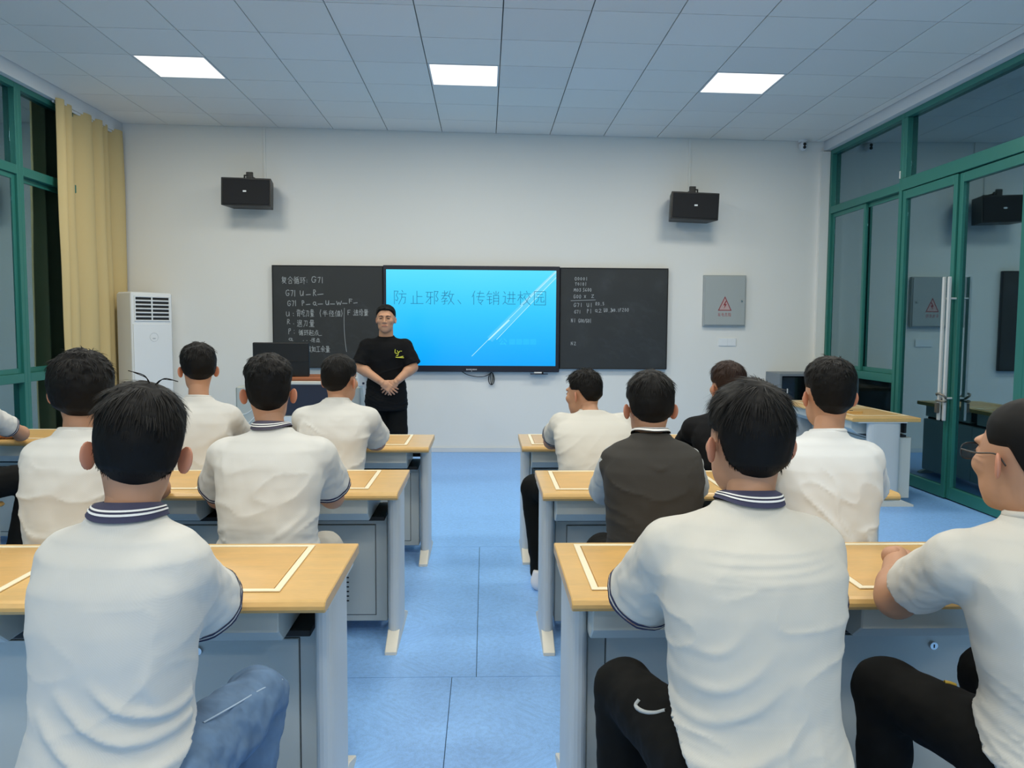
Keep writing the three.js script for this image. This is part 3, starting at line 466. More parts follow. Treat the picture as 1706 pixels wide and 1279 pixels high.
// ---------------------------------------------------------------- desks and stools
const DW = 1.56, DD = 0.56, DH = 0.72;
function makeDesk(name, label, pos, turn) {
  const t = thing(name, label, 'desk', pos, turn, 'two-seat computer desks');
  const n = DD / 2;                                                        // near edge at z = +n
  const prof = [[-n, DH - 0.028], [-n, DH - 0.002], [-n + 0.002, DH], [n - 0.02, DH], [n - 0.008, DH - 0.003], [n - 0.001, DH - 0.011], [n, DH - 0.018], [n - 0.004, DH - 0.025], [n - 0.012, DH - 0.028]];
  mesh('tabletop', extrudeX(prof, DW, 0.003), MAT.wood, t);
  for (const x0 of [-DW / 2 + 0.062, -DW / 2 + 0.80]) {
    const w = 0.625, x = x0 + w / 2, za = n - 0.075, zb = -n + 0.03, d = za - zb, z = (za + zb) / 2;
    const p = mesh('flip_panel', rbox(w - 0.044, 0.004, d - 0.044, 0.0015), MAT.woodPanel, t, [x, DH + 0.0045, z]);
    const fr = []; for (const s of [-1, 1]) fr.push(at(rbox(w, 0.004, 0.019, 0.0012), 0, 0.0012, s * (d / 2 - 0.0095)), at(rbox(0.019, 0.004, d - 0.038, 0.0012), s * (w / 2 - 0.0095), 0.0012, 0));
    mesh('panel_frame', mergeGeometries(fr), MAT.cream, p);
    // lift box under the panel, sloped at its lower front
    mesh('lift_box', extrudeX([[n - 0.06, DH - 0.028], [n - 0.06, DH - 0.098], [n - 0.11, DH - 0.138], [-n + 0.06, DH - 0.138], [-n + 0.06, DH - 0.028]], w, 0.004), MAT.deskGrey, t, [x, 0, 0]);
  }
  mesh('rear_rail', rbox(DW - 0.16, 0.1, 0.02, 0.003), MAT.dark, t, [0, DH - 0.08, -n + 0.08]);
  mesh('cable_tray', rbox(DW - 0.16, 0.02, 0.3, 0.003), MAT.dark, t, [0, DH - 0.155, -0.06]);
  for (const s of [-1, 1]) {                                               // end columns with splayed feet
    const sh = new THREE.Shape(); const a = 0.03, b = 0.135; for (let i = 0; i <= 28; i++) { const q = i / 28 * Math.PI * 2, c = Math.cos(q), e = Math.sin(q); const X = a * Math.sign(c) * Math.abs(c) ** 0.7, Y = b * Math.sign(e) * Math.abs(e) ** 0.45; i ? sh.lineTo(X, Y) : sh.moveTo(X, Y); }
    const g = new THREE.ExtrudeGeometry(sh, { depth: DH - 0.028 - 0.05, bevelEnabled: false }); g.rotateX(-Math.PI / 2);
    const leg = mesh('leg', uvBox(g), MAT.deskLight, t, [s * (DW / 2 - 0.036), 0.05, 0.005]);
    mesh('flange', rbox(0.1, 0.012, 0.4, 0.003), MAT.deskLight, leg, [-s * 0.015, DH - 0.028 - 0.05 - 0.006, 0.02]);
    mesh('foot', extrudeX([[0.25, -0.05], [0.25, -0.038], [0.13, 0.012], [-0.13, 0.012], [-0.26, -0.038], [-0.26, -0.05]], 0.052, 0.003), MAT.deskFoot, leg);
  }
  for (const s of [-1, 1]) {                                               // two steel cabinets between the columns
    const w = 0.7, h = 0.5, zc = -0.13, cz = 0.245 / 2;
    const c = mesh('cabinet', rbox(w - 0.004, h, 0.245, 0.004), MAT.deskGrey, t, [s * 0.352, 0.055 + h / 2, zc]);
    mesh('cabinet_door', rbox(w - 0.115, h - 0.075, 0.006, 0.002), MAT.deskGrey, c, [0, -0.004, cz + 0.0022]);
    const gr = []; for (const q of [-1, 1]) gr.push(at(boxg(w - 0.108, 0.0025, 0.0015), 0, -0.004 + q * (h - 0.071) / 2, cz + 0.0002), at(boxg(0.0025, h - 0.071, 0.0015), q * (w - 0.1105) / 2, -0.004, cz + 0.0002));
    mesh('door_gap', mergeGeometries(gr), MAT.dark, c);
    const k = new THREE.CylinderGeometry(0.0115, 0.0115, 0.012, 18); k.rotateX(Math.PI / 2); mesh('lock', k, MAT.chrome, c, [0, h / 2 - 0.075, cz + 0.008]);
    const kk = new THREE.BoxGeometry(0.003, 0.01, 0.002); mesh('keyhole', kk, MAT.black, c, [0, h / 2 - 0.075, cz + 0.0145]);
    const sl = []; for (let i = 0; i < 12; i++) sl.push(at(boxg(0.05, 0.0065, 0.002), 0.145, -0.15 + i * 0.022, cz + 0.0052));
    if (s > 0) mesh('vent_slots', mergeGeometries(sl), MAT.black, c);
  }
  return t;
}
{
  const desks = [
    ['two-seat wooden computer desk nearest the camera, left of the aisle', -0.412 - DW / 2, -2.33, 0], ['two-seat wooden computer desk in the middle row, left of the aisle', -0.372 - DW / 2, -3.69, 0],
    ['two-seat wooden computer desk in the row nearest the board, left of the aisle', -0.33 - DW / 2, -4.99, 0], ['two-seat wooden computer desk nearest the camera, right of the aisle', 0.23 + DW / 2, -2.33, 0],
    ['two-seat wooden computer desk in the middle row, right of the aisle', 0.25 + DW / 2, -3.67, 0], ['two-seat wooden computer desk in the row nearest the board, right of the aisle', 0.222 + DW / 2, -5.02, 0],
    ['two-seat wooden computer desk by the left window, at the frame edge', -2.49 - DW / 2, -5.24, 0], ['wooden desk turned sideways along the glass doors', 3.22, -7.08, -Math.PI / 2],
  ];
  const first = makeDesk('computer_desk', desks[0][0], [desks[0][1], 0, desks[0][2]], 0);
  for (const [label, x, z, turn] of desks.slice(1)) {
    const c = first.clone(); c.name = numbered('computer_desk'); c.userData = { ...first.userData, label }; c.position.set(x, 0, z); c.rotation.y = turn; scene.add(c);
  }
  const tr = thing('wooden_tray', 'flat wooden board lying on the sideways desk', 'board', [3.06, DH, -6.75]);
  mesh('board', rbox(0.22, 0.022, 0.3, 0.004), MAT.woodPanel, tr, [0, 0.0145, 0]); mesh('grip', rbox(0.03, 0.004, 0.012, 0.001), MAT.dark, tr, [0.03, 0.027, 0.1]);
  const pc = thing('computer_tower', 'dark computer tower under the far end of the sideways desk', 'computer', [2.75, 0, -7.55]);
  mesh('case', rbox(0.2, 0.42, 0.4, 0.008, 2), std(0x1d2233, 0.5), pc, [0, 0.21, 0]); mesh('power_button', at(new THREE.SphereGeometry(0.009, 10, 8), 0, 0, 0), MAT.white, pc, [0.03, 0.37, 0.2]); mesh('drive_cover', rbox(0.09, 0.06, 0.006, 0.002), std(0x56607a, 0.4), pc, [0.04, 0.28, 0.2]);
}
const SEAT = 0.445;
let stoolProto = null;
function stool(x, z, who, yaw = 0) {
  const label = 'wooden-topped stool under ' + who;
  if (!stoolProto) {
    const t = stoolProto = thing('stool', label, 'stool', [x, 0, z], yaw, 'students\u2019 stools');
    mesh('seat', rbox(0.36, 0.028, 0.27, 0.012, 3), MAT.woodPanel, t, [0, SEAT - 0.014, 0]);
    for (const a of [-1, 1]) for (const b of [-1, 1]) mesh('leg', rbox(0.025, SEAT - 0.028, 0.025, 0.004), MAT.deskLight, t, [a * 0.145, (SEAT - 0.028) / 2, b * 0.1]);
    for (const a of [-1, 1]) { mesh('rail', rbox(0.02, 0.02, 0.18, 0.003), MAT.deskLight, t, [a * 0.145, 0.14, 0]); mesh('apron', rbox(0.27, 0.03, 0.015, 0.003), MAT.deskLight, t, [0, SEAT - 0.045, a * 0.1]); }
    return t;
  }
  const c = stoolProto.clone(); c.name = numbered('stool'); c.userData = { ...stoolProto.userData, label }; c.position.set(x, 0, z); c.rotation.y = yaw; scene.add(c); return c;
}

// ---------------------------------------------------------------- people: distance fields, meshed by surface nets
const smin = (a, b, k) => { const h = Math.max(k - Math.abs(a - b), 0) / k; return Math.min(a, b) - h * h * k * 0.25; };
const smax = (a, b, k) => -smin(-a, -b, k);
const clamp = (x, a, b) => Math.min(b, Math.max(a, x));
const sstep = (a, b, x) => { const t = clamp((x - a) / (b - a), 0, 1); return t * t * (3 - 2 * t); };
function cone(a, b, r1, r2) {                                              // round cone between two joints
  const bx = b.x - a.x, by = b.y - a.y, bz = b.z - a.z, l2 = bx * bx + by * by + bz * bz, rr = r1 - r2, a2 = l2 - rr * rr, il = 1 / l2;
  return (x, y, z) => {
    const px = x - a.x, py = y - a.y, pz = z - a.z, yy = px * bx + py * by + pz * bz, zz = yy - l2;
    const cx = px * l2 - bx * yy, cy = py * l2 - by * yy, cz = pz * l2 - bz * yy, x2 = cx * cx + cy * cy + cz * cz, y2 = yy * yy * l2, z2 = zz * zz * l2;
    const k = Math.sign(rr) * rr * rr * x2;
    if (Math.sign(zz) * a2 * z2 > k) return Math.sqrt(x2 + z2) * il - r2;
    if (Math.sign(yy) * a2 * y2 < k) return Math.sqrt(x2 + y2) * il - r1;
    return (Math.sqrt(x2 * a2 * il) + yy * rr) * il - r1;
  };
}
const ell = (cx, cy, cz, rx, ry, rz) => (x, y, z) => {
  const px = x - cx, py = y - cy, pz = z - cz, k0 = Math.hypot(px / rx, py / ry, pz / rz), k1 = Math.hypot(px / (rx * rx), py / (ry * ry), pz / (rz * rz));
  return k1 < 1e-9 ? -Math.min(rx, ry, rz) : k0 * (k0 - 1) / k1;
};
function nets(f, lo, hi, h, colour) {
  const nx = Math.ceil((hi[0] - lo[0]) / h) + 2, ny = Math.ceil((hi[1] - lo[1]) / h) + 2, nz = Math.ceil((hi[2] - lo[2]) / h) + 2, B = 6, R = B * h * 0.88 + h;
  const val = new Float32Array(nx * ny * nz).fill(1);
  for (let bk = 0; bk < nz; bk += B) for (let bj = 0; bj < ny; bj += B) for (let bi = 0; bi < nx; bi += B) {
    const d = f(lo[0] + (bi + B / 2) * h, lo[1] + (bj + B / 2) * h, lo[2] + (bk + B / 2) * h), far = Math.abs(d) > R * 1.7;
    for (let k = bk; k < Math.min(nz, bk + B); k++) for (let j = bj; j < Math.min(ny, bj + B); j++) for (let i = bi; i < Math.min(nx, bi + B); i++)
      val[(k * ny + j) * nx + i] = far ? d : f(lo[0] + i * h, lo[1] + j * h, lo[2] + k * h);
  }
  const id = new Int32Array(nx * ny * nz).fill(-1), pos = [], nor = [], col = [], idx = [];
  const grad = (x, y, z, e) => { const a = f(x + e, y, z) - f(x - e, y, z), b = f(x, y + e, z) - f(x, y - e, z), c = f(x, y, z + e) - f(x, y, z - e), l = Math.hypot(a, b, c) || 1; return [a / l, b / l, c / l, l / (2 * e)]; };
  for (let k = 0; k < nz - 1; k++) for (let j = 0; j < ny - 1; j++) for (let i = 0; i < nx - 1; i++) {
    const o = (k * ny + j) * nx + i; let m = 0, sx = 0, sy = 0, sz = 0, n = 0;
    const v = [val[o], val[o + 1], val[o + nx], val[o + nx + 1], val[o + nx * ny], val[o + nx * ny + 1], val[o + nx * ny + nx], val[o + nx * ny + nx + 1]];
    for (let q = 0; q < 8; q++) if (v[q] < 0) m |= 1 << q;
    if (m === 0 || m === 255) continue;
    for (let a = 0; a < 8; a++) for (let b = 1; b < 8; b <<= 1) if (!(a & b)) {
      const c = a | b; if ((v[a] < 0) === (v[c] < 0)) continue; const t = v[a] / (v[a] - v[c]);
      sx += (a & 1) + (b === 1 ? t : 0); sy += ((a >> 1) & 1) + (b === 2 ? t : 0); sz += ((a >> 2) & 1) + (b === 4 ? t : 0); n++;
    }
    let x = lo[0] + (i + sx / n) * h, y = lo[1] + (j + sy / n) * h, z = lo[2] + (k + sz / n) * h;
    let g = grad(x, y, z, h * 0.5); const st = clamp(f(x, y, z) / Math.max(0.3, g[3]), -h * 0.4, h * 0.4); x -= g[0] * st; y -= g[1] * st; z -= g[2] * st; g = grad(x, y, z, h * 0.45);
    id[o] = pos.length / 3; pos.push(x, y, z); nor.push(g[0], g[1], g[2]); if (colour) col.push(...colour(x, y, z, g));
  }
  const quad = (a, b, c, d, flip) => { if (a < 0 || b < 0 || c < 0 || d < 0) return; flip ? idx.push(a, b, c, a, c, d) : idx.push(a, c, b, a, d, c); };
  const sy_ = nx, sz_ = nx * ny;
  for (let k = 1; k < nz - 1; k++) for (let j = 1; j < ny - 1; j++) for (let i = 1; i < nx - 1; i++) {
    const o = (k * ny + j) * nx + i, s = val[o] < 0;
    if (s !== (val[o + 1] < 0)) quad(id[o], id[o - sy_], id[o - sy_ - sz_], id[o - sz_], s);
    if (s !== (val[o + sy_] < 0)) quad(id[o], id[o - sz_], id[o - sz_ - 1], id[o - 1], s);
    if (s !== (val[o + sz_] < 0)) quad(id[o], id[o - 1], id[o - 1 - sy_], id[o - sy_], s);
  }
  const g = new THREE.BufferGeometry();
  g.setAttribute('position', new THREE.Float32BufferAttribute(pos, 3)); g.setAttribute('normal', new THREE.Float32BufferAttribute(nor, 3));
  const uv = new Float32Array(pos.length / 3 * 2); for (let i = 0; i < pos.length / 3; i++) { uv[2 * i] = pos[3 * i] + pos[3 * i + 2] * 0.7; uv[2 * i + 1] = pos[3 * i + 1] + pos[3 * i + 2] * 0.3; }
  g.setAttribute('uv', new THREE.BufferAttribute(uv, 2));
  if (colour) g.setAttribute('color', new THREE.Float32BufferAttribute(col, 3));
  g.setIndex(idx); return g;
}
const SKIN = [0.52, 0.275, 0.165];
// the head, face towards -z, origin between the ears
const makeHead = (splay, earX) => {
  const cran = ell(0, 0.03, 0.012, 0.075, 0.088, 0.093), face = ell(0, -0.028, -0.026, 0.063, 0.092, 0.073), jaw = ell(0, -0.072, -0.04, 0.05, 0.045, 0.052), chin = ell(0, -0.1, -0.072, 0.024, 0.02, 0.02);
  const nose = cone(V(0, 0.016, -0.096), V(0, -0.026, -0.113), 0.0075, 0.0115), brow = ell(0, 0.03, -0.082, 0.05, 0.014, 0.02), lips = ell(0, -0.06, -0.094, 0.024, 0.0085, 0.012), cheekL = ell(-0.042, -0.02, -0.07, 0.022, 0.02, 0.02), cheekR = ell(0.042, -0.02, -0.07, 0.022, 0.02, 0.02), neck = cone(V(0, -0.04, 0.025), V(0, -0.12, 0.03), 0.052, 0.045);
  const nosL = ell(-0.012, -0.03, -0.1, 0.008, 0.007, 0.009), nosR = ell(0.012, -0.03, -0.1, 0.008, 0.007, 0.009), mouth = ell(0, -0.0605, -0.108, 0.022, 0.0014, 0.008);
  const ear = (s) => { // cupped, standing off the head
    return (x, y, z) => {
      let px = s * x - earX, py = y + 0.012, pz = z - 0.014; const c = Math.cos(splay), q = Math.sin(splay);
      const u = px * c - pz * q, w = px * q + pz * c; px = u; pz = w; py -= 0.25 * pz;
      const k = Math.hypot(px / 0.0065, py / 0.028, pz / 0.0185), d = (k - 1) * 0.007;
      const bowl = Math.hypot((px - 0.008) / 0.008, (py - 0.004) / 0.02, (pz + 0.002) / 0.012);
      return Math.max(d, -(bowl - 1) * 0.007);
    };
  };
  const eL = ear(-1), eR = ear(1), sL = ell(-0.031, 0.009, -0.1, 0.02, 0.011, 0.016), sR = ell(0.031, 0.009, -0.1, 0.02, 0.011, 0.016), lidL = ell(-0.031, 0.007, -0.082, 0.0135, 0.0115, 0.0115), lidR = ell(0.031, 0.007, -0.082, 0.0135, 0.0115, 0.0115);
  return (x, y, z) => {
    let d = smin(cran(x, y, z), face(x, y, z), 0.03); if (d > 0.06) return d - 0.02;
    d = smin(d, jaw(x, y, z), 0.025); d = smin(d, chin(x, y, z), 0.02); d = smin(d, neck(x, y, z), 0.03); d = smin(d, Math.min(cheekL(x, y, z), cheekR(x, y, z)), 0.02);
    d = smin(d, brow(x, y, z), 0.012); d = smax(d, -Math.min(sL(x, y, z), sR(x, y, z)), 0.012); d = smin(d, Math.min(lidL(x, y, z), lidR(x, y, z)), 0.006);
    d = smin(d, nose(x, y, z), 0.012); d = smin(d, Math.min(nosL(x, y, z), nosR(x, y, z)), 0.006); d = smin(d, lips(x, y, z), 0.008); d = smax(d, -mouth(x, y, z), 0.003);
    return smin(d, Math.min(eL(x, y, z), eR(x, y, z)), 0.005);
  };
};
const headSdf = makeHead(0.78, 0.087);
const headMesh = (f) => nets(f, [-0.12, -0.17, -0.14], [0.12, 0.15, 0.13], 0.0036, (x, y, z) => {
  let k = 1, red = 0; const ax = Math.abs(x);
  if (Math.hypot(ax / 0.025, (y + 0.06) / 0.011) < 1 && z < -0.085) red = 0.35;
  if (ax > 0.078 && z > -0.03) { red = 0.34; k = 1.12; }
  return [SKIN[0] * k * (1 + 0.1 * red), SKIN[1] * k * (1 - 0.5 * red), SKIN[2] * k * (1 - 0.45 * red)];
});
const headGeo = headMesh(headSdf), headFlat = headMesh(makeHead(0.32, 0.078));
// a hand: wrist at the origin, fingers along -z, back of the hand up; thumb on the -x side
function makeHand(curl, spread) {
  const parts = [], palm = (x, y, z) => { const qx = Math.abs(x) - 0.026, qy = Math.abs(y) - 0.003, qz = Math.abs(z + 0.048) - 0.034; return Math.hypot(Math.max(qx, 0), Math.max(qy, 0), Math.max(qz, 0)) + Math.min(Math.max(qx, qy, qz), 0) - 0.0115; };
  const wr = cone(V(0, 0, 0.03), V(0, 0, -0.03), 0.026, 0.024);
  [[-0.029, 0.068], [-0.0095, 0.076], [0.010, 0.070], [0.028, 0.055]].forEach(([x0, L], i) => {
    let p = V(x0, 0.001, -0.082 + Math.abs(i - 1) * 0.004), a = curl * 0.55 + 0.05; const sx = (i - 1.4) * spread;
    [[0.46, 0.0098, 0.0088], [0.3, 0.0088, 0.0081], [0.24, 0.0081, 0.0068]].forEach(([fr, r1, r2]) => { const q = V(p.x + sx * L * fr, p.y - Math.sin(a) * L * fr, p.z - Math.cos(a) * L * fr); parts.push(cone(p.clone(), q, r1, r2)); p = q; a += curl; });
  });
  let p = V(-0.027, -0.004, -0.022); const th = [[V(-0.03, -0.006, -0.026), 0.0135, 0.0115], [V(-0.012 - 0.008 * (1 - curl), -0.006, -0.028), 0.0115, 0.0098], [V(0.002, -0.003, -0.024), 0.0098, 0.0075]];
  for (const [d, r1, r2] of th) { const q = p.clone().add(d); parts.push(cone(p.clone(), q, r1, r2)); p = q; }
  const f = (x, y, z) => { let d = smin(palm(x, y, z), wr(x, y, z), 0.02), m = 1; for (const q of parts) m = Math.min(m, q(x, y, z)); return smin(d, m, 0.009); };
  return nets(f, [-0.11, -0.1, -0.2], [0.06, 0.05, 0.06], 0.0042, (x, y, z) => { const t = z < -0.1 ? 1 : 0; return [SKIN[0] * 1.0, SKIN[1] * (0.98 - 0.04 * t), SKIN[2] * (0.98 - 0.04 * t)]; });
}
const flipX = (g) => { g = g.clone(); g.scale(-1, 1, 1); const n = g.attributes.normal; const ix = g.index.array; for (let i = 0; i < ix.length; i += 3) { const t = ix[i + 1]; ix[i + 1] = ix[i + 2]; ix[i + 2] = t; } return g; };
const HANDS = { relaxedR: makeHand(0.28, 0.12), fistR: makeHand(1.15, 0.0) }; HANDS.relaxedL = flipX(HANDS.relaxedR); HANDS.fistL = flipX(HANDS.fistR);
const shoeGeo = (() => { const a = cone(V(0, 0.035, 0.05), V(0, 0.032, -0.12), 0.04, 0.036), b = cone(V(0, 0.05, 0.045), V(0, 0.09, 0.05), 0.042, 0.042); return nets((x, y, z) => Math.max(smin(a(x * 0.92, y, z), b(x, y, z), 0.05), -y + 0.0, y - 0.105), [-0.07, -0.02, -0.19], [0.07, 0.12, 0.12], 0.008); })();

function frameFrom(fwd, up) { const z = fwd.clone().normalize().negate(), x = new THREE.Vector3().crossVectors(up, z).normalize(), y = new THREE.Vector3().crossVectors(z, x); return new THREE.Matrix4().makeBasis(x, y, z); }
function lerpTab(tab, t) { // [[t, a, b], ...]
  if (t <= tab[0][0]) return [tab[0][1], tab[0][2]];
  for (let i = 1; i < tab.length; i++) if (t <= tab[i][0]) { let k = (t - tab[i - 1][0]) / (tab[i][0] - tab[i - 1][0]); k = k * k * (3 - 2 * k) * 0.5 + k * 0.5; return [tab[i - 1][1] + (tab[i][1] - tab[i - 1][1]) * k, tab[i - 1][2] + (tab[i][2] - tab[i - 1][2]) * k]; }
  const e = tab[tab.length - 1]; return [e[1], e[2]];
}
const TORSO = [[-0.35, 0.172, 0.142], [-0.1, 0.178, 0.142], [0.08, 0.168, 0.128], [0.3, 0.152, 0.112], [0.5, 0.160, 0.112], [0.66, 0.174, 0.114], [0.78, 0.178, 0.108], [0.88, 0.160, 0.094], [0.95, 0.122, 0.078], [1.0, 0.07, 0.06], [1.06, 0.048, 0.046], [1.12, 0.04, 0.04]];
let personCount = 0;
function person(c) {
  const base = V(c.pel[0], 0, c.pel[2]), L = (p) => V(p[0], p[1], p[2]).sub(base);
  const g = thing('person', c.label, 'person', [base.x, 0, base.z], 0, c.group);
  const P = L(c.pel), N = L(c.neck).add(V(0, c.shirt.polo ? -0.03 : -0.018, 0)), H = L(c.head), sc = c.scale ?? 1, near = c.near ?? 0, bow = c.bow ?? 0.04;
  const face = c.face ?? -1;                                               // -1: turned to the board (-z); +1: to the camera
  const shYaw = c.shYaw ?? 0, plYaw = c.plYaw ?? shYaw;
  const lat = (yaw) => V(Math.cos(yaw) * -face, 0, -Math.sin(yaw) * -face).multiplyScalar(1); // the person's right
  const latN = lat(shYaw), sw = c.sw ?? 0.165, sdrop = c.sdrop ?? 0.088;
  const SR = N.clone().addScaledVector(latN, sw).add(V(0, -sdrop, 0)), SL = N.clone().addScaledVector(latN, -sw).add(V(0, -sdrop, 0));
  if (c.sR) SR.add(V(...c.sR)); if (c.sL) SL.add(V(...c.sL));
  const mid = P.clone().lerp(N, 0.5).add(V(c.sway ?? 0, 0, 0));
  mid.z = (P.z + N.z) / 2 - face * bow;
  const tw = c.tw ?? 1, td = c.td ?? 1, dy = N.y - P.y;
  const frame = (y) => { // spine point and axes at a height
    const t = (y - P.y) / dy, q = clamp(t, -0.1, 1.1), a = (1 - q) * (1 - q), b = 2 * q * (1 - q), e = q * q, yaw = plYaw + (shYaw - plYaw) * clamp(t, 0, 1);
    return [t, a * P.x + b * mid.x + e * N.x, a * P.z + b * mid.z + e * N.z, Math.cos(yaw), Math.sin(yaw)];
  };
  const torsoF = (grow, folds) => (x, y, z) => {
    const [t, cx, cz, cs, sn] = frame(y), dx = x - cx, dz = z - cz, u = dx * cs - dz * sn, v = dx * sn + dz * cs;
    let [w, d] = lerpTab(TORSO, t); const nk01 = 1 - sstep(0.84, 0.99, t), g2 = grow > 0 ? grow * nk01 + 0.002 : grow; w = w * (1 + (tw - 1) * nk01) * sc + g2; d = d * (1 + (td - 1) * nk01) * sc + g2;
    if (folds) { w += folds.flare * sstep(0.35, -0.15, t); d += folds.flare * sstep(0.35, -0.15, t); }
    const n = 2.35, k = (Math.abs(u / w) ** n + Math.abs(v / d) ** n) ** (1 / n); let r = (k - 1) * Math.min(w, d);
    r = Math.max(r, (t - 1.1) * dy, (-0.4 - t) * dy);
    if (folds && r < 0.06) r -= folds.f(u, y, v * -face, t);
    return r;
  };
  // arms
  const arm = (S, s) => {
    const W = L(s < 0 ? c.wl : c.wr), e0 = L(s < 0 ? c.el : c.er); return { S, E: e0, W };
  };
  const AR = arm(SR, 1), AL = arm(SL, -1), arms = [AL, AR];
  const gr = c.girth ?? 1;
  // legs
  const hipR = P.clone().addScaledVector(lat(plYaw), 0.09).add(V(0, -0.0, 0)), hipL = P.clone().addScaledVector(lat(plYaw), -0.09);
  const legs = [[hipL, L(c.kl), L(c.al)], [hipR, L(c.kr), L(c.ar)]];
  // skin body: one field for trunk, neck, arms and legs; head and hands on finer grids
  const sk = [];
  const inner0 = torsoF(-0.03), inner = c.standing ? (x, y, z) => Math.max(inner0(x, y, z), P.y - 0.06 - y) : inner0;
  for (const a of arms) { sk.push(cone(a.S, a.E, 0.046 * gr, 0.039 * gr), cone(a.E, a.W, 0.041 * gr, 0.0265 * gr)); const m = a.E.clone().lerp(a.W, 0.28); sk.push(cone(a.E.clone().lerp(a.W, 0.1), m, 0.042 * gr, 0.042 * gr)); }
  const headM = new THREE.Matrix4().makeRotationFromEuler(new THREE.Euler(c.pitch ?? 0, (c.yaw ?? 0) + (face > 0 ? Math.PI : 0), c.roll ?? 0, 'YXZ')).scale(V(sc * (c.headW ?? 1), sc, sc)).setPosition(H);
  const nk = V(0, -0.05, 0.024).applyMatrix4(headM);
  sk.push(cone(N.clone().add(V(0, -0.05, 0)), nk, 0.052 * sc * (c.neckW ?? 1), 0.047 * sc * (c.neckW ?? 1)));
  const thin = c.bare ? 0.0 : 0.012;
  for (const [h, k, a] of legs) { sk.push(cone(h, k, 0.08 - thin, 0.058 - thin), cone(k, a, 0.056 - thin, 0.038 - thin * 0.5)); if (c.bare) sk.push(cone(k.clone().lerp(a, 0.2), k.clone().lerp(a, 0.45), 0.055, 0.052)); }
  const bodyF = (x, y, z) => { let d = inner(x, y, z); for (const q of sk) d = smin(d, q(x, y, z), 0.018); return d; };
  const all = [P, N, H, ...arms.flatMap((a) => [a.S, a.E, a.W]), ...legs.flat()];
  const lo = [0, 1, 2].map((i) => Math.min(...all.map((p) => p.getComponent(i))) - 0.24), hi = [0, 1, 2].map((i) => Math.max(...all.map((p) => p.getComponent(i))) + 0.24); hi[1] = H.y; lo[1] = -0.01;
  const hb = near ? 0.0105 : 0.014;
  const pieces = [nets(bodyF, lo, hi, hb, () => SKIN)];
  pieces.push((c.flatEars ? headFlat : headGeo).clone().applyMatrix4(headM));
  arms.forEach((a, i) => {
    const right = i === 1, key = (c.hand ?? 'relaxed') + (right ? 'R' : 'L'), dir = (right ? c.hdr : c.hdl) ? V(...(right ? c.hdr : c.hdl)) : a.W.clone().sub(a.E), up = (right ? c.hur : c.hul) ? V(...(right ? c.hur : c.hul)) : V(0, 1, 0);
    pieces.push(HANDS[key].clone().applyMatrix4(frameFrom(dir, up).scale(V(sc, sc, sc)).setPosition(a.W)));
  });
  mesh('body', mergeGeometries(pieces), MAT.skin, g);
  // eyes and brows
  for (const s of [-1, 1]) {
    const eye = new THREE.SphereGeometry(1, 14, 10); eye.scale(0.0125, 0.0042, 0.006); eye.translate(s * 0.031, 0.0065, -0.0905); eye.applyMatrix4(headM); mesh('eye', eye, MAT.black, g);
    const bp = [V(s * 0.014, 0.026, -0.0995), V(s * 0.03, 0.030, -0.096), V(s * 0.047, 0.026, -0.083)].map((v) => v.applyMatrix4(headM)); mesh('eyebrow', tube(bp, 0.0033 * sc, 10, 5), MAT.hairBlack, g);
  }
  // shirt
  const S = c.shirt, hem = S.hem, loose = S.loose ?? 0.012, slen = S.slen ?? 0.78, sleeveR = S.sr ?? 0.066;
  const foldF = foldField(S.folds ?? {}, c.seed ?? 1), tf = torsoF(loose, { f: foldF, flare: S.flare ?? 0.012 });
  const sleeves = arms.map((a) => { const e = a.S.clone().lerp(a.E, slen); return { a, e, out: cone(a.S, e, (S.sr0 ?? 0.058) * sc, sleeveR * sc), cut: e, dir: a.E.clone().sub(a.S).normalize(), inn: cone(a.S.clone().lerp(e, 0.82), e.clone().add(a.E.clone().sub(a.S).normalize().multiplyScalar(0.15)), sleeveR * sc - 0.032, sleeveR * sc - 0.021) }; });
  const trap = [SL, SR].map((q) => cone(N.clone().add(V(0, -0.048, 0)), q, 0.056 * sc, 0.05 * sc));
  const rc = (S.neckR ?? 0.054) * sc, nkDir = nk.clone().sub(N).normalize(), nhole = cone(N.clone().addScaledVector(nkDir, 0.0), N.clone().addScaledVector(nkDir, 0.2), rc - 0.02, rc + 0.02), ncut = N.y + 0.02;
  const slF = (q) => (x, y, z) => {
    const ax = (x - q.e.x) * q.dir.x + (y - q.e.y) * q.dir.y + (z - q.e.z) * q.dir.z; let d = q.out(x, y, z);
    if (d < 0.05) { const w = 0.0045 * noise.noise(x * 17 + (c.seed ?? 1), y * 17, z * 26) + 0.003 * noise.noise(x * 34, y * 34, z * 40 + 3); d -= w; }
    d = smax(d, ax, 0.006); return d;
  };
  const sF = sleeves.map(slF);
  const nbase = cone(N.clone().add(V(0, -0.07, 0)), N.clone().addScaledVector(nkDir, 0.012), rc + 0.014, rc + 0.001);
  const coreF = (x, y, z) => { let d = tf(x, y, z); d = smin(d, Math.min(trap[0](x, y, z), trap[1](x, y, z)), 0.04); return smin(d, nbase(x, y, z), 0.03); };
  const split = !!S.sleeveMat;
  const finish = (d, x, y, z) => {
    d = smax(d, -nhole(x, y, z), 0.006);
    if (y > N.y - 0.03) { const bk = (z - N.z) * -face; d = smax(d, y - (N.y + (S.rise ?? 0.016) + 0.16 * bk), 0.006); }
    const [t, cx, cz, cs, sn] = frame(y), u = clamp((x - cx) * cs - (z - cz) * sn, -0.165, 0.165), v = ((x - cx) * sn + (z - cz) * cs) * -face;
    d = smax(d, (hem[0] + (hem[1] ?? 0) * u + (hem[2] ?? 0) * u * u + (hem[3] ?? 0) * v) - y, 0.006);
    return d;
  };
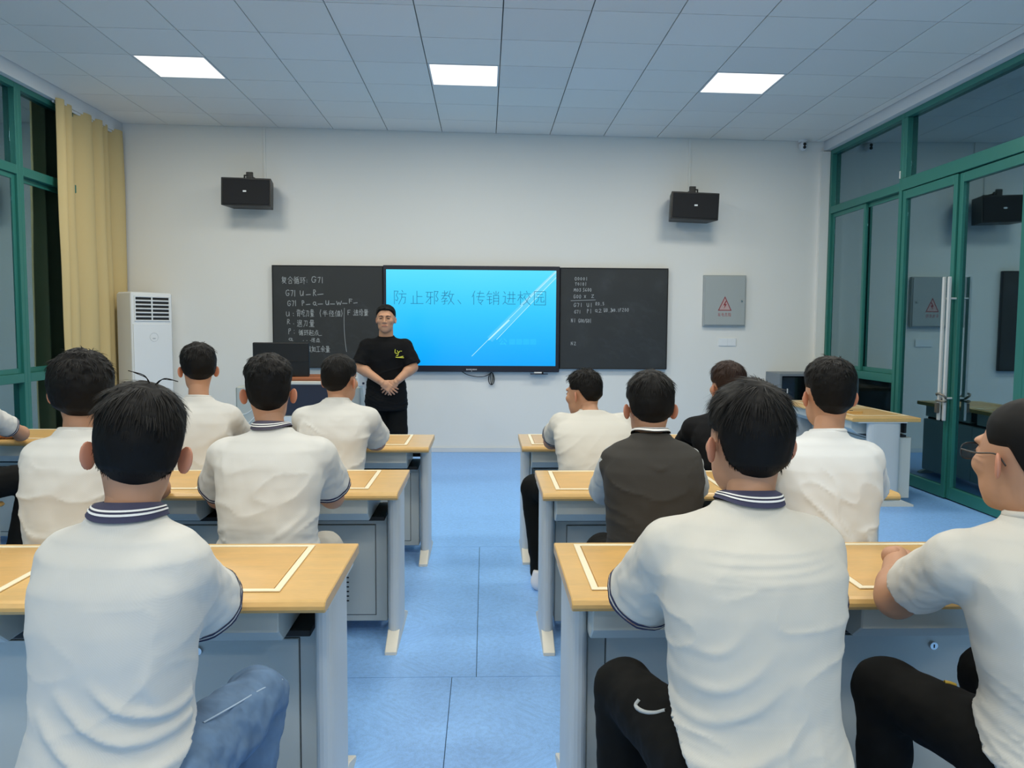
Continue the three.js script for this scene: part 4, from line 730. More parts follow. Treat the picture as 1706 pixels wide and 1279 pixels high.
  const shirtF = (x, y, z) => {
    let d = coreF(x, y, z);
    if (!split) for (let i = 0; i < 2; i++) d = smin(d, sF[i](x, y, z), 0.035);
    for (const q of sleeves) d = smax(d, -q.inn(x, y, z), 0.004);
    return finish(d, x, y, z);
  };
  const slo = lo.slice(), shi = hi.slice(); slo[1] = hem[0] - 0.1; shi[1] = N.y + 0.1;
  const sp = [N, P, SL, SR, ...sleeves.map((q) => q.e)]; for (const i of [0, 2]) { slo[i] = Math.min(...sp.map((p) => p.getComponent(i))) - 0.27; shi[i] = Math.max(...sp.map((p) => p.getComponent(i))) + 0.27; }
  const hs = near ? 0.0072 : c.far ? 0.011 : 0.0088;
  mesh('shirt', nets(shirtF, slo, shi, hs), S.mat, g);
  if (split) sleeves.forEach((q, i) => { const b0 = [0, 1, 2].map((k) => Math.min(q.a.S.getComponent(k), q.e.getComponent(k)) - 0.1), b1 = [0, 1, 2].map((k) => Math.max(q.a.S.getComponent(k), q.e.getComponent(k)) + 0.1); mesh('sleeve', nets((x, y, z) => smax(sF[i](x, y, z), -q.inn(x, y, z), 0.004), b0, b1, hs), S.sleeveMat, g); });
  // neck rim or collar
  const ringAt = (r, lift) => { // where a circle of radius r round the neck meets the shirt
    const pts = []; for (let i = 0; i < 48; i++) {
      const th = i / 48 * Math.PI * 2, ox = Math.sin(th) * r, oz = Math.cos(th) * r; let y = N.y + 0.09;
      for (; y > N.y - 0.12; y -= 0.002) { const k = (y - N.y) / Math.max(0.02, nkDir.y), x = N.x + nkDir.x * k + ox, z = N.z + nkDir.z * k + oz; if (coreF(x, y, z) < 0) break; }
      const k = (y - N.y) / Math.max(0.02, nkDir.y); pts.push(V(N.x + nkDir.x * k + ox, y + lift, N.z + nkDir.z * k + oz));
    } return pts;
  };
  const smooth = (pts) => pts.map((p, i) => { const a = pts[(i + 47) % 48], b = pts[(i + 1) % 48], a2 = pts[(i + 46) % 48], b2 = pts[(i + 2) % 48]; return V((a.x + b.x + p.x) / 3, (a.y + b.y + p.y + a2.y + b2.y) / 5, (a.z + b.z + p.z) / 3); });
  const ring = smooth(smooth(ringAt(rc + 0.004, 0.002))).map((q) => { q.y = N.y + (S.rise ?? 0.016) + 0.16 * (q.z - N.z) * -face - 0.001; return q; });
  if (!S.polo) mesh('neck_rib', tube(ring, 0.0088, 96, 8, true), S.ribMat ?? S.mat, g);
  else {
    const push = (q) => { for (let i = 0; i < 6; i++) { const d = coreF(q.x, q.y, q.z) - 0.005; if (d > 0) break; const e = 0.003, n = V(coreF(q.x + e, q.y, q.z) - coreF(q.x - e, q.y, q.z), coreF(q.x, q.y + e, q.z) - coreF(q.x, q.y - e, q.z), coreF(q.x, q.y, q.z + e) - coreF(q.x, q.y, q.z - e)).normalize(); q.addScaledVector(n, -d); } return q; };
    const outer = ring.map((p) => { const o = V(p.x - N.x, 0, p.z - N.z).normalize(); return push(p.clone().addScaledVector(o, 0.007).add(V(0, -0.02, 0))); }), top = ring.map((p) => p.clone().add(V((N.x - p.x) * 0.05, 0.022, (N.z - p.z) * 0.05)));
    const strip = (s0, s1, off) => {
      const pos = [], ix = []; const M = 48, K = 6; const skip = (i) => { const th = i / M * Math.PI * 2; const d = Math.abs(((th - (face > 0 ? 0 : Math.PI) + 3 * Math.PI) % (2 * Math.PI)) - Math.PI); return d < 0.35; };
      for (let i = 0; i < M; i++) for (let k = 0; k <= K; k++) { const s = s0 + (s1 - s0) * k / K, p = top[i].clone().lerp(outer[i], s), o = V(p.x - N.x, 0, p.z - N.z).normalize(); p.addScaledVector(o, off + 0.004 * Math.sin(Math.PI * Math.min(1, s * 1.1))); p.y += off * 0.5 + 0.004 * Math.sin(Math.PI * s); pos.push(p.x, p.y, p.z); }
      for (let i = 0; i < M; i++) { if (skip(i)) continue; const j = (i + 1) % M; if (skip(j)) continue; for (let k = 0; k < K; k++) { const a = i * (K + 1) + k, b = j * (K + 1) + k; ix.push(a, a + 1, b, b, a + 1, b + 1); } }
      const q = new THREE.BufferGeometry(); q.setAttribute('position', new THREE.Float32BufferAttribute(pos, 3)); q.setIndex(ix); q.computeVertexNormals(); return q;
    };
    const cm = c.cm ?? S.collarMat ?? MAT.collarNavy; const cd = cm.clone(); cd.side = THREE.DoubleSide;
    const col = mesh('collar', strip(0, 1, 0), cd, g); const wm = MAT.stripeWhite.clone(); wm.side = THREE.DoubleSide;
    for (const [a, b] of S.collarStripes ?? [[0.46, 0.56], [0.66, 0.76]]) mesh('collar_stripe', strip(a, b, 0.0014), wm, col);
    mesh('collar_stand', tube(ring, 0.006, 96, 8, true), cd, col);
  }
  // bands round sleeves
  const band = (field, p0, dir, t0, t1, off, rmax) => {
    const M = 40, pos = [], ix = [], u = new THREE.Vector3().crossVectors(dir, Math.abs(dir.y) < 0.9 ? V(0, 1, 0) : V(1, 0, 0)).normalize(), w = new THREE.Vector3().crossVectors(dir, u);
    for (let i = 0; i < M; i++) for (let k = 0; k < 2; k++) { const th = i / M * Math.PI * 2, o = p0.clone().addScaledVector(dir, k ? t1 : t0), d = u.clone().multiplyScalar(Math.cos(th)).addScaledVector(w, Math.sin(th)); let r = rmax; for (; r > 0.02; r -= 0.0012) { const q = o.clone().addScaledVector(d, r); if (field(q.x, q.y, q.z) < 0) break; } const q = o.addScaledVector(d, r + off); pos.push(q.x, q.y, q.z); }
    for (let i = 0; i < M; i++) { const j = (i + 1) % M; ix.push(2 * i, 2 * i + 1, 2 * j, 2 * j, 2 * i + 1, 2 * j + 1); }
    const q = new THREE.BufferGeometry(); q.setAttribute('position', new THREE.Float32BufferAttribute(pos, 3)); q.setIndex(ix); q.computeVertexNormals(); return q;
  };
  if (S.cuffs) { const m = MAT.stripeNavy.clone(); m.side = THREE.DoubleSide; sleeves.forEach((q, i) => { for (const [a, b] of [[-0.010, -0.004], [-0.022, -0.015]]) mesh('cuff_stripe', band(sF[i], q.e, q.dir, a, b, 0.0016, 0.1), m, g); }); }
  // trousers
  const T = c.trousers, tr = [];
  const pelvis = ell(P.x, P.y - 0.02, P.z, 0.168 * tw, 0.115, 0.148 * td);
  for (const [h, k, a] of legs) { const e = T.cut ? k.clone().lerp(a, T.cut) : a; tr.push(cone(h, k, T.r0 ?? 0.09, T.r1 ?? 0.068)); tr.push(cone(k, e, T.r1 ?? 0.068, T.cut ? (T.r1 ?? 0.068) : (T.r2 ?? 0.055))); }
  const stand = !!c.standing;
  const trF = (x, y, z) => { let d = pelvis(x, y, z); for (const q of tr) d = smin(d, q(x, y, z), 0.03); if (d < 0.05) d -= 0.006 * fbm(x * 9 + 3, y * 11, z * 9) * (T.wr ?? 1); if (T.cut) d = Math.max(d, legs[0][1].y - 0.02 - T.cut * 0.36 - y); return Math.max(d, y - (stand ? P.y + 0.14 : P.y + 0.12), 0.035 - y); };
  const tp = [P, ...legs.flat()], tlo = [0, 1, 2].map((i) => Math.min(...tp.map((p) => p.getComponent(i))) - 0.2), thi = [0, 1, 2].map((i) => Math.max(...tp.map((p) => p.getComponent(i))) + 0.2); tlo[1] = 0.0;
  const tm = mesh('trousers', nets(trF, tlo, thi, near ? 0.009 : 0.014, T.colour), T.mat, g);
  const onTo = (field, p) => { p = p.clone(); for (let i = 0; i < 12; i++) { const e = 0.003, d = field(p.x, p.y, p.z), n = V(field(p.x + e, p.y, p.z) - d, field(p.x, p.y + e, p.z) - d, field(p.x, p.y, p.z + e) - d).normalize(); p.addScaledVector(n, -d * 0.8); } return p; };
  for (const [name, pts, r, m] of T.lines ?? []) mesh(name, tube(pts.map((p) => onTo(trF, L(p))), r, 30, 6), m, tm);
  if (T.rings) { const m = MAT.stripeWhite.clone(); m.side = THREE.DoubleSide; for (const [leg, seg, t, w] of T.rings) { const [h, k, a] = legs[leg], p0 = seg ? k : h, p1 = seg ? a : k, d = p1.clone().sub(p0), l = d.length(); d.normalize(); mesh('trouser_stripe', band(trF, p0.clone().addScaledVector(d, t * l), d, 0, w, 0.002, 0.11), m, tm); } }
  legs.forEach(([h, k, a], i) => { const m = mesh('shoe', shoeGeo, c.shoeMat ?? MAT.shoe, g, [a.x, 0, a.z]); m.rotation.y = (c.footYaw?.[i] ?? 0) + (face > 0 ? Math.PI : 0); });
  // hair
  hair(g, headM, c.hair ?? {}, c.seed ?? 1, near, c.far);
  if (c.extra) c.extra(g, headM, L, { onTo, shirtF, trF });
  if (!c.standing) stool(c.pel[0], c.pel[2] + (c.stoolDz ?? 0.02), c.who);
  return g;
}
function foldField(o, s) {
  const waist = o.waist ?? 0.007, soft = o.soft ?? 0.004, sag = o.sag ?? 0.8, tilt = o.tilt ?? 0, ridges = o.ridges ?? [], top = o.top ?? 0;
  return (u, y, v, t) => {
    const yy = y - sag * u * u + tilt * 0.4 * u, wv = noise.noise(u * 4 + s, y * 3, s * 1.3) * 0.05;
    let a = noise.noise(u * 3.2 + s * 2.1, (yy + wv) * 26, v * 3 + s), b = noise.noise(u * 7 + s, (yy + wv) * 46, v * 5 - s);
    a = 1 - Math.abs(a) * 2.2; b = 1 - Math.abs(b) * 2.2;
    let d = waist * sstep(0.55, 0.05, t) * (a * a * Math.sign(a) * 0.9 + 0.35 * b);
    d += soft * fbm(u * 7 + s, y * 6, v * 6 + s) * sstep(1.02, 0.8, t);
    { const rr = noise.noise(u * 6 - y * 5 + s * 3, (y - sag * u * u + tilt * 1.2 * u) * 10 + s, v * 4), r1 = Math.max(0, 1 - Math.abs(rr) * 2.6); d += soft * 0.9 * r1 * r1 * sstep(0.95, 0.7, t); }
    if (top) { const q = noise.noise(u * 2.5 + s, y * 60 - 20 * u * u, s); d += top * (1 - Math.abs(q) * 2) * sstep(0.7, 0.82, t) * sstep(1.0, 0.93, t) * sstep(0.16, 0.08, Math.abs(u)); }
    if (v > -0.02) for (const r of ridges) {                               // creases on the back, quadratic curves in (u, t)
      let best = 9, at = 0, pu = r[0], pt = r[1] * 0.54;
      for (let i = 1; i <= 8; i++) {
        const q = i / 8, e = 1 - q, cu = e * e * r[0] + 2 * e * q * r[2] + q * q * r[4], ct = (e * e * r[1] + 2 * e * q * r[3] + q * q * r[5]) * 0.54;
        const du = cu - pu, dt = ct - pt, k = clamp(((u - pu) * du + (t * 0.54 - pt) * dt) / (du * du + dt * dt), 0, 1), dd = Math.hypot(u - pu - du * k, t * 0.54 - pt - dt * k);
        if (dd < best) { best = dd; at = (i - 1 + k) / 8; } pu = cu; pt = ct;
      }
      if (best < r[7] * 2.5) d += r[6] * Math.exp(-((best / r[7]) ** 2)) * Math.sin(Math.PI * clamp(at * 0.86 + 0.07, 0, 1));
    }
    return d;
  };
}
function hair(g, headM, o, s, near, far) {
  const top = o.top ?? 0.018, side = o.side ?? 0.005, back = o.back ?? 0.008, nape = o.nape ?? -0.055, front = o.front ?? 0.062, sideY = o.sideY ?? 0.012, amp = o.amp ?? 0.006, fr = o.freq ?? 26, big = o.big ?? 0;
  const whorl = V(...(o.whorl ?? [0.006, 0.128, 0.045]));
  const skull = ell(0, 0.03, 0.012, 0.077, 0.09, 0.095), nk = ell(0, -0.045, 0.028, 0.058, 0.075, 0.062);
  const F = (x, y, z) => {
    const sk = smin(skull(x, y, z), nk(x, y, z), 0.03); if (sk > 0.09) return sk - 0.05;
    const fz = z - 0.012, back01 = sstep(0.012, 0.052, fz), ax = Math.abs(x);
    const line = back01 * nape + (1 - back01) * (sstep(-0.035, -0.075, fz) * front + (1 - sstep(-0.035, -0.075, fz)) * sideY) ;   // hairline height round the head
    const over = sstep(line - 0.006, line + (o.fade ?? 0.035), y), up = sstep(0.03, 0.115, y);
    let th = (side + (back - side) * back01) * (1 - up) + top * up; th = -0.012 + (th + 0.012) * over;
    if (big) th += big * sstep(-0.05, 0.03, y) * over;
    const n = noise.noise(x * fr + s, y * fr * 0.8, z * fr + s * 2), n2 = noise.noise(x * fr * 2.3, y * fr * 1.8 + s, z * fr * 2.3);
    th += over * amp * (n + 0.5 * n2) * (0.35 + 0.65 * up);
    return sk - th;
  };
  const h = near ? 0.0042 : 0.006, geo = nets(F, [-0.15, -0.15, -0.15], [0.15, 0.21, 0.18], h), pos = [...geo.attributes.position.array], nor = [...geo.attributes.normal.array], idx = [...geo.index.array], P0 = geo.attributes.position, N0 = geo.attributes.normal;
  const count = near ? 5600 : far ? 1500 : 2400, wd = near ? 0.0011 : far ? 0.0019 : 0.0016, len = o.len ?? 0.03, lift = o.lift ?? (far ? 0.25 : 0.1), messy = o.messy ?? 0.35; let made = 0;
  for (let tries = 0; made < count && tries < count * 4; tries++) {
    const i = Math.floor(rnd() * P0.count), p = V(P0.getX(i), P0.getY(i), P0.getZ(i)), n = V(N0.getX(i), N0.getY(i), N0.getZ(i));
    if (headSdf(p.x, p.y, p.z) < 0.0015) continue; made++;
    const d = p.clone().sub(whorl); const cr = new THREE.Vector3().crossVectors(n, d).multiplyScalar(0.35 * Math.exp(-d.length() * 18)); d.add(cr);
    d.y -= 0.03; if (o.dir) d.add(V(...o.dir).multiplyScalar(0.08)); const jit = 0.02 * messy * 10 * 0.3;
    d.add(V((rnd() - 0.5) * jit, (rnd() - 0.5) * jit, (rnd() - 0.5) * jit)); d.addScaledVector(n, -d.dot(n)); if (d.lengthSq() < 1e-8) continue; d.normalize();
    const upk = sstep(0.0, 0.12, p.y), l = len * (0.5 + rnd() * 0.7) * (0.4 + 0.6 * upk) , lf = lift * (0.4 + rnd()) * (0.25 + 0.75 * upk), b = new THREE.Vector3().crossVectors(n, d).normalize();
    const k0 = pos.length / 3; let q = p.clone().addScaledVector(n, -0.003), dir = d.clone().addScaledVector(n, lf).normalize();
    for (let sgm = 0; sgm <= 3; sgm++) { const w = wd * (1 - 0.8 * (sgm / 3) ** 1.5); pos.push(q.x + b.x * w, q.y + b.y * w, q.z + b.z * w, q.x - b.x * w, q.y - b.y * w, q.z - b.z * w); const nn = n.clone().addScaledVector(d, -lf).normalize(); nor.push(nn.x, nn.y, nn.z, nn.x, nn.y, nn.z); q.addScaledVector(dir, l / 3); dir.addScaledVector(n, -lf * 0.45).addScaledVector(V(0, -1, 0), 0.12).normalize(); }
    for (let sgm = 0; sgm < 3; sgm++) { const a = k0 + 2 * sgm; idx.push(a, a + 1, a + 2, a + 1, a + 3, a + 2); }
  }
  for (const [p0, c1, c2, r] of o.wisps ?? []) { const tg = tube([V(...p0), V(...c1), V(...c2)], r, 12, 4), k0 = pos.length / 3; pos.push(...tg.attributes.position.array); nor.push(...tg.attributes.normal.array); for (const q of tg.index.array) idx.push(q + k0); }
  const q = new THREE.BufferGeometry(); q.setAttribute('position', new THREE.Float32BufferAttribute(pos, 3)); q.setAttribute('normal', new THREE.Float32BufferAttribute(nor, 3)); q.setIndex(idx); q.applyMatrix4(headM);
  const m = (o.mat ?? MAT.hairBlack).clone(); m.side = THREE.DoubleSide; mesh('hair', q, m, g);
}
// ---------------------------------------------------------------- the people (positions in metres)
const W0 = DH + 0.034;
function seated(o) {
  const x = o.pel[0], z = o.pel[2], q = { near: 0, ...o };
  q.kl ??= [x - 0.115, 0.535, z - 0.41]; q.kr ??= [x + 0.115, 0.535, z - 0.41];
  q.al ??= [q.kl[0], 0.085, q.kl[2] + 0.03]; q.ar ??= [q.kr[0], 0.085, q.kr[2] + 0.03];
  q.wl ??= [q.el[0] + 0.11, W0, q.el[2] - 0.21]; q.wr ??= [q.er[0] - 0.11, W0, q.er[2] - 0.21];
  return person(q);
}
const blk = { mat: MAT.trouserBlack };
const polo = (o) => ({ mat: MAT.shirtWhite, polo: true, cuffs: true, neckR: 0.051, ...o }), tee = (o) => ({ mat: MAT.shirtWhite, ...o });
const jeansColour = (x, y, z) => { const n = fbm(x * 14, y * 14, z * 14), m = fbm(x * 70, y * 40, z * 70); const k = 1 + 0.22 * n + 0.14 * m; return [0.105 * k, 0.185 * k, 0.315 * k]; };

seated({ // nearest, left of the aisle
  label: 'student in white polo with navy collar and blue jeans, nearest left', who: 'the student in jeans', near: 1, seed: 3, pel: [-0.705, 0.55, -1.5], neck: [-0.694, 1.088, -1.555], head: [-0.685, 1.186, -1.60], roll: -0.11, yaw: 0.36, pitch: -0.04, sw: 0.112, sR: [-0.012, 0, 0], shYaw: -0.16, plYaw: -0.1, bow: 0.03, tw: 0.8,
  el: [-0.845, 0.85, -1.75], er: [-0.598, 0.80, -1.75], wl: [-0.76, W0, -2.0], wr: [-0.68, W0, -2.0], kr: [-0.545, 0.545, -1.89], ar: [-0.60, 0.085, -1.70], kl: [-0.86, 0.535, -1.88],
  shirt: polo({ hem: [0.6, 0.1, 1.6, -0.55], flare: 0.03, sr: 0.084, slen: 0.74, loose: 0.014, folds: { waist: 0.0012, soft: 0.003, sag: 0.5, ridges: [[0.17, 0.30, 0.06, 0.26, -0.03, 0.46, 0.015, 0.013], [0.18, 0.20, 0.03, 0.14, -0.07, 0.38, 0.016, 0.014], [0.16, 0.36, 0.1, 0.36, 0.03, 0.5, 0.011, 0.011], [0.18, 0.08, 0.02, -0.04, -0.08, 0.14, 0.013, 0.016], [0.17, -0.04, 0.04, -0.16, -0.08, 0.0, 0.012, 0.016], [0.13, 0.6, 0.1, 0.48, 0.15, 0.32, 0.007, 0.014]] } }),
  trousers: { mat: MAT.jeans, colour: jeansColour, r0: 0.092, r1: 0.07, r2: 0.062, wr: 2, lines: [['side_seam', [[-0.56, 0.65, -1.6], [-0.53, 0.635, -1.7], [-0.505, 0.612, -1.8], [-0.487, 0.585, -1.89]], 0.0022, std(0x9fb4cc, 0.8)]] },
  hair: { top: 0.02, side: 0.006, back: 0.01, amp: 0.005, len: 0.04, lift: 0.12, whorl: [0.012, 0.13, 0.03], nape: -0.055, wisps: [[[0.01, 0.13, 0.02], [0.0, 0.15, 0.03], [-0.03, 0.158, 0.04], 0.001], [[0.012, 0.13, 0.03], [0.004, 0.146, 0.04], [-0.02, 0.156, 0.05], 0.001], [[0.018, 0.13, 0.02], [0.034, 0.148, 0.03], [0.06, 0.145, 0.04], 0.001], [[0.016, 0.13, 0.03], [0.03, 0.146, 0.045], [0.05, 0.147, 0.05], 0.001]] },
});
seated({ // nearest, right of the aisle
  label: 'student in white polo and black trousers, nearest right of the aisle', who: 'the white polo student right of the aisle', near: 1, seed: 5, pel: [0.535, 0.55, -1.56], neck: [0.555, 1.09, -1.65], head: [0.566, 1.19, -1.70], yaw: 0.11, sw: 0.162, sR: [-0.028, 0, 0], bow: 0.06, tw: 0.93, td: 1.05,
  el: [0.36, 0.785, -1.83], er: [0.765, 0.785, -1.83], wl: [0.47, W0, -2.04], wr: [0.66, W0, -2.04], kl: [0.345, 0.55, -1.90], al: [0.33, 0.085, -1.86], kr: [0.72, 0.54, -1.93],
  shirt: polo({ mat: MAT.shirtCream, hem: [0.60, -0.18, 2.2, -0.6], flare: 0.03, sr: 0.086, sr0: 0.064, slen: 0.8, loose: 0.02, folds: { waist: 0.0015, soft: 0.004, sag: 0.6, top: 0.002, ridges: [[-0.17, 0.42, -0.08, 0.36, 0.0, 0.56, 0.006, 0.013], [-0.18, 0.3, -0.08, 0.26, 0.02, 0.44, 0.007, 0.013], [-0.18, 0.16, -0.06, 0.1, 0.06, 0.3, 0.008, 0.014], [-0.19, 0.05, -0.1, -0.08, 0.04, -0.16, 0.009, 0.014], [0.03, 0.36, 0.01, 0.1, -0.03, -0.2, 0.007, 0.014], [0.08, 0.3, 0.09, 0.05, 0.13, -0.2, 0.007, 0.014], [-0.16, 0.55, -0.1, 0.5, -0.06, 0.62, 0.004, 0.011], [0.18, 0.12, 0.14, 0.02, 0.15, -0.1, 0.010, 0.015]] } }),
  trousers: { ...blk, lines: [['pocket_piping', [[0.345, 0.612, -1.72], [0.353, 0.588, -1.72], [0.369, 0.580, -1.69], [0.388, 0.584, -1.655], [0.40, 0.592, -1.64]], 0.0048, MAT.shirtGrey]] },
  hair: { top: 0.02, side: 0.007, back: 0.012, amp: 0.004, len: 0.045, lift: 0.1, whorl: [-0.0, 0.11, 0.06], nape: -0.062 },
});
seated({ // right frame edge, glasses
  label: 'student with cropped hair and glasses in a cream T-shirt, right edge', who: 'the student with glasses', near: 1, seed: 9, pel: [1.2, 0.55, -1.53], neck: [1.165, 1.055, -1.61], head: [1.15, 1.165, -1.655], yaw: 0.22, pitch: -0.03, sw: 0.17, bow: 0.05, girth: 1.12, tw: 0.95, shYaw: -0.12, plYaw: -0.2,
  el: [0.992, 0.79, -1.86], er: [1.45, 0.80, -1.84], wl: [1.10, 0.83, -2.07], wr: [1.26, W0 + 0.01, -2.1], hand: 'fist', hdl: [0.75, -0.25, -0.6], hdr: [-0.9, 0.05, -0.3], hul: [0.1, 0.9, -0.3], kl: [0.995, 0.55, -1.9], al: [0.99, 0.085, -1.88], kr: [1.31, 0.545, -1.98], ar: [1.31, 0.085, -1.95],
  shirt: tee({ mat: MAT.shirtCream, hem: [0.60, 0.1, 1.0, -0.5], flare: 0.02, sr: 0.066, sr0: 0.06, slen: 0.66, loose: 0.016, neckR: 0.06, folds: { waist: 0.004, soft: 0.003, tilt: 0.5, ridges: [[-0.1, 0.9, -0.06, 0.5, 0.06, 0.1, 0.007, 0.018], [-0.04, 0.9, 0.02, 0.5, 0.14, 0.2, 0.007, 0.018], [-0.14, 0.85, -0.13, 0.6, -0.12, 0.3, 0.006, 0.018], [-0.16, 0.1, -0.06, 0.02, 0.05, -0.1, 0.010, 0.014]] } }),
  trousers: { ...blk, lines: [['pocket_trim', [[1.053, 0.62, -1.75], [1.069, 0.633, -1.75], [1.086, 0.642, -1.75]], 0.0058, std(0xc0a23e, 0.6)]] },
  hair: { top: 0.008, side: 0.003, back: 0.004, amp: 0.0008, len: 0.008, lift: 0.5, nape: -0.05, fade: 0.03, front: 0.06 },
  extra: (g, hm) => {
    const T = (x, y, z) => V(x, y, z).applyMatrix4(hm), fm = std(0x1c1e22, 0.3), gl = new THREE.MeshPhysicalMaterial({ color: 0xe8f0f4, roughness: 0, transmission: 1, thickness: 0, ior: 1.5 });
    const gg = new THREE.Group(); gg.name = 'glasses'; g.add(gg);
    for (const s of [-1, 1]) { const p = []; for (let i = 0; i < 20; i++) { const a = i / 20 * 6.283; p.push(T(s * 0.034 + 0.025 * Math.sign(Math.cos(a)) * Math.abs(Math.cos(a)) ** 0.7, 0.003 + 0.018 * Math.sign(Math.sin(a)) * Math.abs(Math.sin(a)) ** 0.7, -0.113)); } mesh('rim', tube(p, 0.0016, 40, 5, true), fm, gg); mesh('temple', tube([T(s * 0.06, 0.008, -0.112), T(s * 0.078, 0.007, -0.05), T(s * 0.084, 0.01, 0.01), T(s * 0.083, -0.01, 0.03)], 0.0018, 16, 5), fm, gg); const l = new THREE.CircleGeometry(0.024, 20); l.scale(1, 0.72, 1); l.translate(s * 0.034, 0.003, -0.113); l.applyMatrix4(hm); mesh('lens', l, gl, gg); }
    mesh('bridge', tube([T(-0.01, 0.006, -0.113), T(0, 0.009, -0.116), T(0.01, 0.006, -0.113)], 0.0016, 8, 5), fm, gg);
  },
});
seated({ // middle row
  label: 'student in white polo with dark striped collar, middle row left of aisle', who: 'the polo student of the middle row', stoolDz: -0.03, seed: 12, pel: [-0.755, 0.55, -2.8], neck: [-0.765, 1.085, -2.9], head: [-0.788, 1.19, -2.95], yaw: 0.2, sw: 0.165, bow: 0.05, tw: 0.95,
  el: [-1.02, 0.775, -3.08], er: [-0.585, 0.775, -3.08], wl: [-0.9, W0, -3.36], wr: [-0.7, W0, -3.36],
  shirt: polo({ hem: [0.56, 0, 0.4, -0.1], sr: 0.084, sr0: 0.062, slen: 0.7, flare: 0.02, loose: 0.016, collarMat: std(0x4a4657, 0.8), folds: { waist: 0.006, soft: 0.006, sag: 0.3, ridges: [[0.15, 0.5, 0.12, 0.4, 0.02, 0.3, 0.006, 0.014], [-0.14, 0.2, 0.0, 0.14, 0.14, 0.22, 0.010, 0.012], [-0.16, 0.1, 0.0, 0.06, 0.15, 0.1, 0.010, 0.012]] } }), trousers: { mat: std(0xb9b6ae, 0.85) },
  hair: { top: 0.026, side: 0.004, back: 0.008, amp: 0.006, freq: 40, len: 0.02, lift: 0.35, messy: 1, nape: -0.058 },
});
seated({
  label: 'student with bushy black hair in a white T-shirt, middle row far left', who: 'the bushy-haired student', seed: 15, stoolDz: -0.06, pel: [-1.40, 0.55, -2.74], neck: [-1.405, 1.075, -2.8], head: [-1.415, 1.195, -2.85], roll: -0.06, yaw: 0.42, sw: 0.125, bow: 0.04, tw: 0.86,
  el: [-1.60, 0.83, -2.98], er: [-1.225, 0.825, -3.02], wl: [-1.55, W0, -3.3], wr: [-1.34, W0, -3.32], shirt: tee({ hem: [0.56, 0, 0.4, -0.1], slen: 0.78, sr: 0.082, loose: 0.014, folds: { waist: 0.005, soft: 0.006 } }), trousers: blk,
  hair: { top: 0.03, side: 0.024, back: 0.024, amp: 0.009, freq: 34, big: 0.006, len: 0.026, lift: 0.4, messy: 1.2, nape: -0.075, sideY: -0.035, front: 0.03 },
});
seated({
  label: 'student in dark varsity jacket with pale grey sleeves', who: 'the student in the dark jacket', seed: 18, stoolDz: -0.04, pel: [0.595, 0.55, -2.76], neck: [0.6, 1.07, -2.86], head: [0.605, 1.14, -2.92], pitch: -0.06, sw: 0.128, bow: 0.06, tw: 0.86,
  el: [0.462, 0.80, -3.06], er: [0.81, 0.815, -3.06], wl: [0.56, W0, -3.3], wr: [0.7, W0, -3.3],
  shirt: { mat: MAT.shirtChar, sleeveMat: MAT.shirtGrey, polo: true, neckR: 0.051, collarMat: std(0x2e2c30, 0.8), collarStripes: [[0.2, 0.45], [0.6, 0.9]], hem: [0.48, 0, 0, 0], slen: 0.98, sr: 0.062, loose: 0.024, flare: 0.02, folds: { waist: 0.006, soft: 0.005, ridges: [[-0.03, 0.85, 0.0, 0.8, 0.03, 0.85, 0.008, 0.012]] } }, trousers: blk,
  hair: { top: 0.022, side: 0.01, back: 0.012, amp: 0.005, len: 0.035, lift: 0.2, messy: 0.6, nape: -0.05, whorl: [0.0, 0.12, 0.06] },
});
seated({
  label: 'student in plain white T-shirt, middle row by the glass doors', who: 'the student by the glass doors', seed: 21, stoolDz: -0.06, pel: [1.205, 0.55, -2.74], neck: [1.215, 1.075, -2.8], head: [1.238, 1.195, -2.85], sw: 0.145, bow: 0.04, tw: 0.92,
  sL: [-0.02, 0, 0], el: [1.08, 0.83, -2.98], er: [1.455, 0.82, -2.98], wl: [1.2, W0, -3.28], wr: [1.36, W0, -3.28], shirt: tee({ mat: std(0xdfe1e2, 0.85), hem: [0.52, 0, 0.4, -0.1], slen: 0.86, sr: 0.082, loose: 0.016, folds: { waist: 0.006, soft: 0.005, tilt: 0.8, ridges: [[-0.12, 0.65, -0.02, 0.4, 0.1, 0.15, 0.007, 0.016], [-0.1, 0.5, 0.0, 0.3, 0.08, 0.02, 0.006, 0.014], [-0.06, 0.02, 0.05, 0.1, 0.15, 0.02, 0.009, 0.014]] } }), trousers: blk,
  hair: { top: 0.024, side: 0.006, back: 0.01, amp: 0.004, freq: 50, len: 0.02, lift: 0.4, messy: 0.8, nape: -0.06 },
});
seated({ // row nearest the board
  label: 'student in white T-shirt in front of the air conditioner', who: 'the student before the air conditioner', far: 1, seed: 24, stoolDz: -0.06, pel: [-1.465, 0.55, -4.06], neck: [-1.468, 1.07, -4.15], head: [-1.482, 1.205, -4.2], yaw: 0.42, sw: 0.155, tw: 0.95,
  el: [-1.67, 0.80, -4.35], er: [-1.30, 0.80, -4.35], shirt: tee({ hem: [0.54, 0, 0.4, -0.1], slen: 0.85, sr: 0.078, folds: { waist: 0.007, soft: 0.005 } }), trousers: blk, hair: { top: 0.022, side: 0.012, back: 0.013, amp: 0.006, freq: 36, len: 0.03, lift: 0.3, nape: -0.05, sideY: 0.0 },
});
